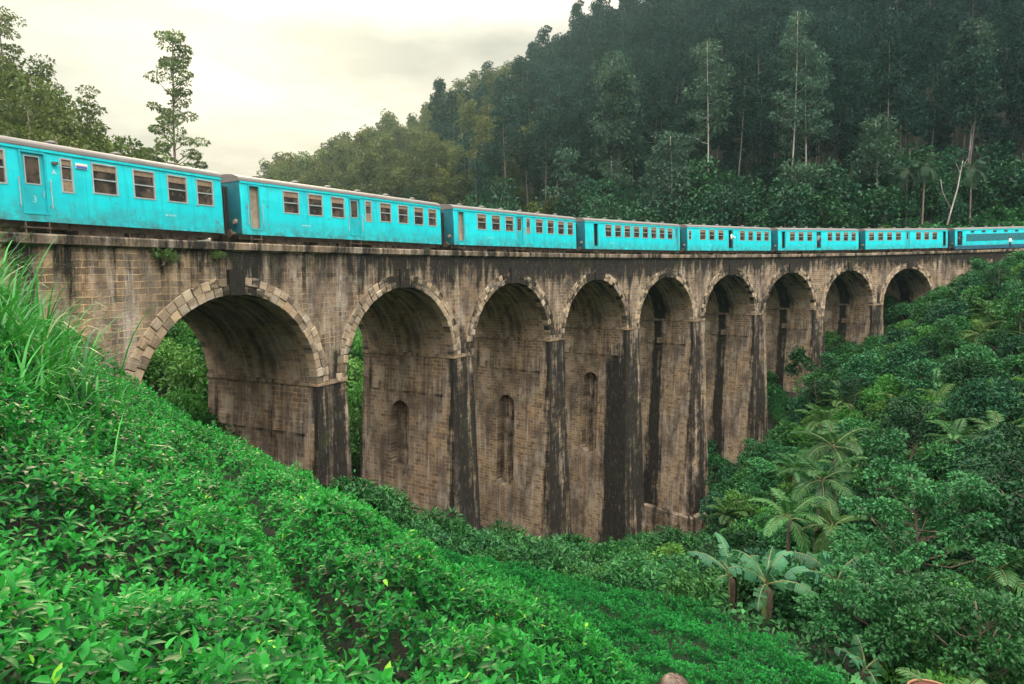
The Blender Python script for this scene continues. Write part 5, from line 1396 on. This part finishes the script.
# head of someone standing on the path just below the camera
hx, hy = (682 - 512) / FOC * 4.0, 4.0; htop = float(ray(682, 679)[2] * 4.0)
person('brown-haired person seen from behind, only the top of the head showing over the tea', CLOTH['grey'], CLOTH['navy'], (hx, hy, htop - 1.80), math.pi + .1, .1)
def in_car(k, x, y, rz):
    return TRAIN_M[k] @ Matrix.Translation((x - LEN / 2, y, .97)) @ Matrix.Rotation(rz, 4, 'Z')
person('person in a white shirt leaning out of a carriage doorway', CLOTH['white'], CLOTH['navy'], None, 0, .6, detail=1, parent_matrix=in_car(4, 7.3, -1.38, .3))
person('person in grey standing in the open doorway of a carriage above the eighth arch', CLOTH['grey'], CLOTH['navy'], None, 0, .5, detail=1, parent_matrix=in_car(5, 7.1, -1.36, -.2))
person('person in dark clothes standing in the doorway of the power car', CLOTH['navy'], CLOTH['navy'], None, 0, .4, detail=1, parent_matrix=in_car(7, .85, -1.3, 0))
p = B(103.2, .3, 0); person('person in a white shirt standing beside the track by the power car', CLOTH['white'], CLOTH['navy'], (p[0], p[1], p[2] - .02), .4, .2, detail=1)

# the rust-brown round tank at the bottom of the picture
TK = (float(ray(935, 684)[0] * 11.5), 11.5); tz = float(ray(935, 690)[2] * 11.5)
tk = empty('water_tank', (TK[0], TK[1], tz - 1.5)); mb = MB(); mb.tube([(0, 0, -.8), (0, 0, .55), (0, 0, 1.1), (0, 0, 1.42)], [.42, .42, .42, .41], 36)
RUST = simple_mat('rust_brown_paint', (.07, .014, .008), .55, var=.4, scale=4, dirt=((.05, .03, .02), .8)); RIM = simple_mat('worn_rim_metal', (.16, .075, .035), .5, var=.3)
mb.build('shell', RUST, tk, smooth=True); mb = MB(); a = np.linspace(0, 2 * math.pi, 41); mb.tube(np.stack([.43 * np.cos(a), .43 * np.sin(a), a * 0 + 1.43], 1), .025, 8, cap=False); mb.build('rim', RIM, tk, smooth=True)
mb = MB(); mb.tube([(0, 0, 1.42), (0, 0, 1.47), (0, 0, 1.50)], [.40, .30, .03], 32); mb.build('lid', RUST, tk, smooth=True)
tag(tk, 'rust-brown round tank with a pale worn rim', 'tank')

# ------------------------------------------------------------------ air, sky, light, camera
hz = MB(); hz.box(-478, 478, -436, 478, float(GP[:, 2].min()) - 40, 260)
hm, hnt, hnd, hlk = new_mat('haze'); ho = N_(hnd, 'ShaderNodeOutputMaterial'); pv = N_(hnd, 'ShaderNodeVolumePrincipled'); hlk.new(pv.outputs[0], ho.inputs[1])
pv.inputs['Color'].default_value = (.50, .82, .95, 1); pv.inputs['Density'].default_value = .00017; pv.inputs['Anisotropy'].default_value = .62
tag(hz.build('haze', hm), 'thin evening haze over the valley', 'haze', kind='stuff')

SUN_AZ, SUN_EL = R_(-20), R_(24)       # azimuth from +Y toward +X
w = bpy.data.worlds.new('World'); SC.world = w; w.use_nodes = True
nt = w.node_tree; nd, lk = nt.nodes, nt.links; nd.clear()
out = N_(nd, 'ShaderNodeOutputWorld'); bg = N_(nd, 'ShaderNodeBackground'); lk.new(bg.outputs[0], out.inputs[0])
sky = N_(nd, 'ShaderNodeTexSky'); sky.sky_type = 'NISHITA'; sky.sun_disc = False; sky.sun_elevation = SUN_EL; sky.sun_rotation = SUN_AZ; sky.altitude = 900; sky.air_density = 1.2; sky.dust_density = 3
tc = N_(nd, 'ShaderNodeTexCoord'); G = tc.outputs['Generated']; sp = N_(nd, 'ShaderNodeSeparateXYZ'); lk.new(G, sp.inputs[0])
# cloud sheet: project the direction on a plane overhead
zc = mth(nd, lk, 'ADD', mth(nd, lk, 'MAXIMUM', sp.outputs[2], 0.0), .12)
cv = N_(nd, 'ShaderNodeCombineXYZ'); lk.new(mth(nd, lk, 'DIVIDE', sp.outputs[0], zc), cv.inputs[0]); lk.new(mth(nd, lk, 'DIVIDE', sp.outputs[1], zc), cv.inputs[1])
n1 = noise(nd, lk, cv.outputs[0], .55, 6, .55); n2 = noise(nd, lk, cv.outputs[0], .22, 4, .5)
cl = mixc(nd, lk, ramp(nd, lk, n1, .42, .58), (1.95, 1.80, 1.62), (4.8, 4.5, 4.05))
cl = mixc(nd, lk, ramp(nd, lk, n2, .42, .62, 0, .5), cl, (2.1, 1.94, 1.74))
# sky above the frame brightened far past real overcast, as added fill
el = ramp(nd, lk, sp.outputs[2], .36, .90, .62, 8.0)
bk = ramp(nd, lk, sp.outputs[1], .1, -.9, 1.0, 2.3)         # added fill: unseen sky behind the camera brightened for train and viaduct
vs = N_(nd, 'ShaderNodeVectorMath', operation='SCALE'); lk.new(cl, vs.inputs[0]); lk.new(mth(nd, lk, 'MULTIPLY', el, bk), vs.inputs['Scale'])
dt_ = N_(nd, 'ShaderNodeVectorMath', operation='DOT_PRODUCT'); lk.new(G, dt_.inputs[0]); dt_.inputs[1].default_value = (math.sin(SUN_AZ) * math.cos(SUN_EL), math.cos(SUN_AZ) * math.cos(SUN_EL), math.sin(SUN_EL))
gl = mth(nd, lk, 'POWER', ramp(nd, lk, dt_.outputs['Value'], .70, 1.0), 2.0)
vs2 = N_(nd, 'ShaderNodeVectorMath', operation='MULTIPLY'); lk.new(vs.outputs[0], vs2.inputs[0]); lk.new(mixc(nd, lk, gl, (1.0, 1.0, 1.0), (1.45, 1.31, 1.06)), vs2.inputs[1])
mx = mixc(nd, lk, .94, sky.outputs[0], vs2.outputs[0])
lk.new(mx, bg.inputs[0]); bg.inputs[1].default_value = .12

sd = bpy.data.lights.new('sun', 'SUN'); sd.energy = 2.6; sd.angle = R_(12); sd.color = (1.0, .80, .52)
so = bpy.data.objects.new('sun', sd); COL.objects.link(so)
dirv = Vector((math.sin(SUN_AZ) * math.cos(SUN_EL), math.cos(SUN_AZ) * math.cos(SUN_EL), math.sin(SUN_EL)))
so.rotation_euler = dirv.to_track_quat('Z', 'Y').to_euler()

cam = bpy.data.cameras.new('camera'); cam.sensor_width = 36; cam.lens = 36 * FOC / 1024; cam.clip_end = 3000; cam.clip_start = .05
co = bpy.data.objects.new('camera', cam); COL.objects.link(co); co.location = (0, 0, 0); co.rotation_euler = (math.pi / 2 - PITCH, 0, 0)
SC.camera = co
SC.view_settings.view_transform = 'Standard'; SC.view_settings.look = 'None'; SC.view_settings.exposure = 1.0; SC.view_settings.gamma = 1; SC.view_settings.use_curve_mapping = False
SC.cycles.max_bounces = 6; SC.cycles.diffuse_bounces = 3; SC.cycles.glossy_bounces = 2; SC.cycles.transmission_bounces = 3; SC.cycles.volume_bounces = 0; SC.cycles.transparent_max_bounces = 6
SC.cycles.use_denoising = True
